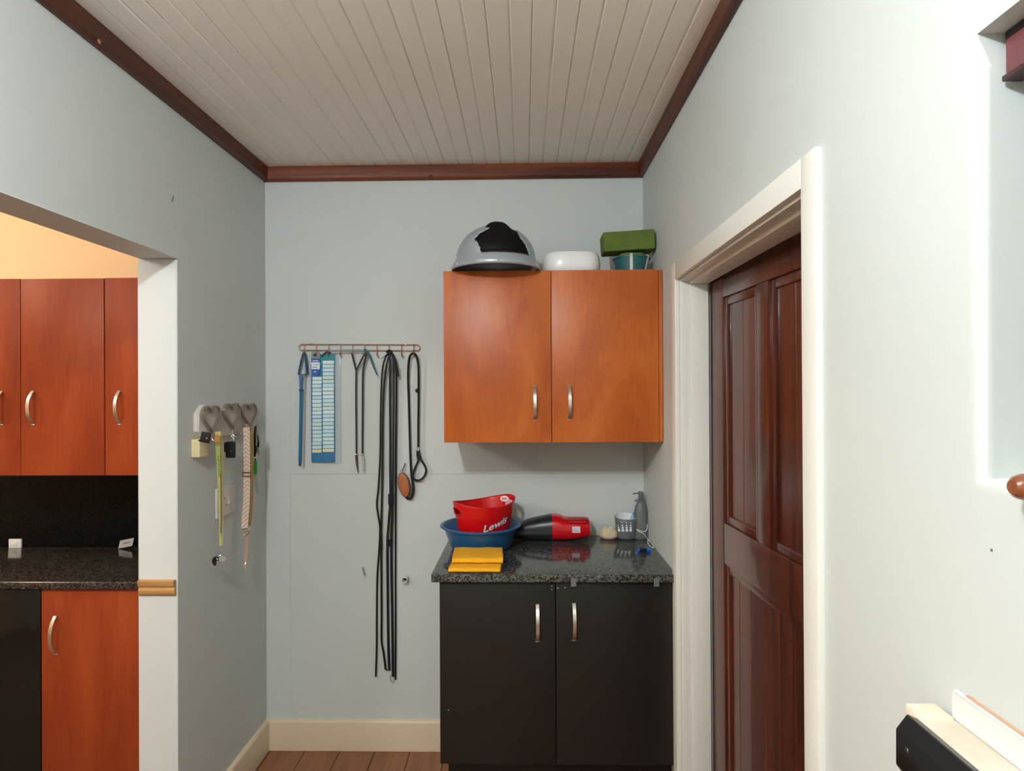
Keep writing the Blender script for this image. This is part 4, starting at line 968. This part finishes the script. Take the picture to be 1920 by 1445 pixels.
# chevron strap on the third hook
def chevron():
    m = bpy.data.materials.new('chevron_weave'); m.use_nodes = True; nt = m.node_tree; N = nt.nodes; K = nt.links; b = N['Principled BSDF']
    tc = N.new('ShaderNodeTexCoord'); sp = N.new('ShaderNodeSeparateXYZ'); K.new(tc.outputs['Object'], sp.inputs[0])
    def mth(op, a, v=None):
        n = N.new('ShaderNodeMath'); n.operation = op
        if isinstance(a, float): n.inputs[0].default_value = a
        else: K.new(a, n.inputs[0])
        if v is not None:
            if isinstance(v, float): n.inputs[1].default_value = v
            else: K.new(v, n.inputs[1])
        return n.outputs[0]
    ax = mth('ABSOLUTE', sp.outputs[0]); s = mth('ADD', sp.outputs[2], mth('MULTIPLY', ax, .9)); fr = mth('FRACT', mth('MULTIPLY', s, 62.0))
    r_ = N.new('ShaderNodeValToRGB'); e = r_.color_ramp.elements; r_.color_ramp.interpolation = 'LINEAR'
    e[0].position = .42; e[0].color = rgb(196, 164, 146); e[1].position = .52; e[1].color = rgb(216, 200, 184)
    x = e.new(.94); x.color = rgb(216, 200, 184); x = e.new(1.0); x.color = rgb(196, 164, 146)
    K.new(fr, r_.inputs[0]); K.new(r_.outputs[0], b.inputs['Base Color']); b.inputs['Roughness'].default_value = .85
    return m
so = L(463, 895, .062)
r = root('bag_strap', so, 'beige and pink chevron woven bag strap hanging from the third heart', 'strap')
part('front_band', strap(new_bm(), smooth_pts(LP([(462, 801, .066), (462.5, 830, .066), (463, 880, .062), (462.5, 930, .056), (460, 970, .05), (458.5, 990, .048)]), 5), .0255, .002), chevron(), r)
part('back_band', strap(new_bm(), smooth_pts(LP([(465, 801, .060), (471, 812, .05), (472, 860, .046), (471.5, 910, .044), (470, 950, .042), (467, 985, .042)]), 5), .016, .002, n=(.5, -1, 0)), mat('mustard_edge', rgb(190, 168, 112), .8), r)
part('top_fold', strap(new_bm(), smooth_pts(LP([(462, 801.5, .066), (463.5, 799.5, .063), (465, 801.5, .060)]), 4), .024, .002, n=(1, 0, 0)), mat('tan_edge', rgb(214, 186, 146), .8), r)
sl = L(463, 888.5, .064)
part('slider_buckle', tube(new_bm(), [sl+Vector((a, -.003, b_)) for a, b_ in ((-.0145, -.007), (.0145, -.007), (.0145, .007), (-.0145, .007))], .0016, 6, closed=True), mat('dark_bronze', rgb(60, 44, 40), .35, metal=.8), r)
e_ = L(461.5, 998, .048)
part('end_ring', tube(new_bm(), smooth_pts([e_+Vector(v) for v in ((-.012, 0, .012), (.012, 0, .012), (.008, 0, -.008), (-.006, 0, -.01))], 4, True), .0024, 8, closed=True), M_BRASS, r)
part('stud', lathe(new_bm(), [(0, -.006), (.005, -.004), (.007, 0), (.005, .004), (0, .006)], 16, e_+Vector((.004, -.004, -.002)), axis=1), M_CHROME, r)
part('leather_tail', strap(new_bm(), smooth_pts(LP([(463, 1004, .048), (462.5, 1025, .046), (461, 1045, .044), (460.5, 1056, .044)]), 4), .0135, .003), mat('dusty_pink_leather', rgb(176, 146, 132), .7), r)
part('snap_clip', tube(new_bm(), smooth_pts(LP([(460.5, 1054, .046), (459.5, 1060, .046), (460.5, 1066, .046), (460.3, 1071, .046)]), 4), lambda i: .0034-.00012*i, 8), mat('pale_gold', rgb(226, 216, 190), .3, metal=.6), r)
# keys and green clip at the end of the rack
ko = L(481, 820, .045)
r = root('key_bunch', ko, 'bunch of silver keys on a black cord near the wall corner', 'keys')
part('cord', strap(new_bm(), smooth_pts(LP([(479.5, 799, .056), (477.5, 815, .054), (478, 840, .05), (477, 856, .048)]), 4), .009, .003), M_BLKF, r)
for k, (ax_, ay_, bx_, by_, w_) in enumerate(((480.5, 797, 479, 812, .008), (482.5, 815, 484.5, 832, .011), (484.5, 828, 483.5, 845, .010), (481, 838, 485, 852, .011))):
    part('key', strap(new_bm(), LP([(ax_, ay_, .058), (bx_, by_, .056)]), w_, .003), M_CHROME if k % 2 == 0 else M_STEEL, r)
part('key_ring', tube(new_bm(), [ko+Vector((.012*math.cos(a), -.006, .012*math.sin(a))) for a in [2*math.pi*q/18 for q in range(18)]], .0014, 6, closed=True), M_CHROME, r)
part('black_key_head', bev(strap(new_bm(), LP([(478, 836, .054), (477.5, 850, .052)]), .014, .006), .002, 2), M_BLKP, r)
gg = L(478, 875, .05)
r = root('green_clip', gg, 'bright green plastic clip with a pale blue ribbon near the wall corner', 'clip')
part('barrel', tube(new_bm(), LP([(478, 864, .05), (478.5, 888, .048)]), .0085, 14), mat('green_plastic', rgb(20, 160, 60), .3), r)
for k in range(4): part('ridge', tube(new_bm(), LP([(478.1, 868+k*4.5, .05), (478.2, 869.6+k*4.5, .05)]), .0092, 14), MATS['green_plastic'], r)
part('cap', tube(new_bm(), LP([(479, 859, .05), (478.2, 864.5, .05)]), .0035, 8), M_BLKP, r)
part('ribbon', strap(new_bm(), smooth_pts(LP([(479, 888, .046), (480.5, 905, .042), (483.5, 924, .036)]), 4), lambda i: .010+.0004*i, .0016), mat('pale_blue_ribbon', rgb(186, 200, 208), .7), r)
# light switch
wy0 = L(406.5, 940, .008).y; wy1 = L(442, 940, .008).y; wz0 = L(424, 966, .008).z; wz1 = L(424, 911, .008).z
r = root('light_switch', (XL, (wy0+wy1)/2, wz0), 'white light switch plate behind the lanyard on the left wall', 'light switch')
part('plate', bev(box(new_bm(), XL+.0005, XL+.009, wy0, wy1, wz0, wz1), .004, 3), mat('switch_white', rgb(214, 208, 206), .4), r)
ym = wy0+(wy1-wy0)*.62
part('rocker', bev(prism(new_bm(), [(XL+.0085, (wz0+wz1)/2-.014), (XL+.014, (wz0+wz1)/2-.013), (XL+.0095, (wz0+wz1)/2+.014), (XL+.0085, (wz0+wz1)/2+.014)], 1, ym-.006, ym+.006), .001, 1), M_WHITEP, r)
part('screw', lathe(new_bm(), [(0, .0105), (.003, .01), (.0035, .0085)], 12, (XL, ym-.035, (wz0+wz1)/2+.012), axis=0), mat('grey_screw', rgb(90, 86, 84), .5), r)
part('screw', lathe(new_bm(), [(0, .0105), (.003, .01), (.0035, .0085)], 12, (XL, ym-.022, (wz0+wz1)/2-.016), axis=0), MATS['grey_screw'], r)

# ================================================================== RIGHT EDGE
M_MAR = mat('maroon_lacquer', rgb(104, 52, 58), .4)
r = root('blind_headrail', (XR+.07, -2.3, 1.93), 'maroon blind headrail tucked under the top of the window recess', 'blind')
hx_ = XR+.026
part('headrail', bev(box(new_bm(), hx_, hx_+.05, -2.9, RF-.006, 1.930, 1.972), .004, 2), M_MAR, r)
part('bottom_lip', bev(box(new_bm(), hx_-.003, hx_+.02, -2.9, RF-.005, 1.924, 1.9305), .001, 1), mat('dark_maroon', rgb(58, 30, 32), .45), r)
part('top_bracket', bev(box(new_bm(), hx_+.002, hx_+.045, -2.9, RF-.004, 1.9722, RT-.0005), .001, 1), mat('bracket_dark', rgb(40, 34, 30), .6), r)
part('screw', lathe(new_bm(), [(0, 0), (.004, .001), (.004, .004)], 12, (hx_-.001, RF-.05, 1.9765), axis=0), M_STEEL, r)
kn = Vector((XR, -2.056, B(960, 700, 0).z)); kn.z = at(1912, 911, 0, .50).z
r = root('wall_peg', kn, 'glossy brown wooden peg on the right wall below the window recess', 'peg')
M_KNOB = wood('chestnut_varnish', rgb(110, 58, 32), rgb(138, 76, 42), rgb(156, 92, 54), .16, (6, 6, 6), coat=.6, fine=.1)
part('knob', lathe(new_bm(), [(0, -.034), (.007, -.0335), (.011, -.030), (.0135, -.023), (.013, -.015), (.0095, -.008), (.008, -.004), (.009, .0)], 32, kn, axis=0), M_KNOB, r)
part('backplate', lathe(new_bm(), [(0, -.003), (.010, -.003), (.012, -.001), (.012, .0002)], 24, kn, axis=0), M_WHITEP, r)
# ledge with black edge, cream top, white upstand
r = root('wall_ledge', (XR-.03, -2.25, 1.11), 'black-edged ledge with cream top and white upstand on the right wall', 'ledge')
yA, yB = -1.928, -2.56
zt_ = 1.1805
part('black_edge', bev(prism(new_bm(), [(.4705, zt_-.001), (.4597, zt_+.004), (.4462, 1.1668), (.4460, 1.1242), (.456, 1.110), (.474, 1.104), (.478, zt_-.002)], 1, yB, yA), .0012, 1), mat('black_vinyl', rgb(16, 17, 20), .3), r)
part('top', bev(box(new_bm(), .4708, XR-.001, yB, yA+.002, 1.125, zt_), .002, 2), mat('cream_worn_paint', rgb(214, 210, 198), .5, var=.1, vscale=20, col2=rgb(206, 194, 172)), r)
part('end_block', bev(box(new_bm(), .4735, XR-.010, yA-.010, yA+.026, 1.164, zt_+.004), .003, 2), mat('pale_timber', rgb(226, 216, 192), .6), r)
part('upstand', bev(prism(new_bm(), [(XR-.001, zt_), (XR-.008, zt_), (XR-.008, 1.2135), (XR-.001, 1.2155)], 1, yB, yA-.001), .0012, 1), M_WHITEP, r)
part('bare_edge', box(new_bm(), XR-.0045, XR-.0012, yB, yA-.02, 1.2152, 1.2172), mat('tan_edge_strip', rgb(196, 160, 130), .6), r)
part('edge_screw', lathe(new_bm(), [(0, -.001), (.003, -.0005), (.0035, .001)], 12, (.446, yA-.022, 1.153), axis=0), mat('screw_dark', (.3, .3, .3, 1), .35, metal=1), r)

# small marks on the walls
M_SCUFF = mat('scuff_grey', rgb(96, 98, 96), .8)
for px_, py_ in ((324, 372),):
    p = L(px_, py_, .0006); part('scuff', strap(new_bm(), [p+Vector((0, -.006, -.012)), p+Vector((0, 0, 0)), p+Vector((0, .004, .010))], .003, .001, n=(1, 0, 0)), M_SCUFF, wlo)
p = at(1859, 1031, 0, XR-.0004); part('scuff', lathe(new_bm(), [(0, -.0006), (.0015, -.0004), (.0018, .0002)], 8, p, axis=0), M_SCUFF, bpy.data.objects['wall_right'])
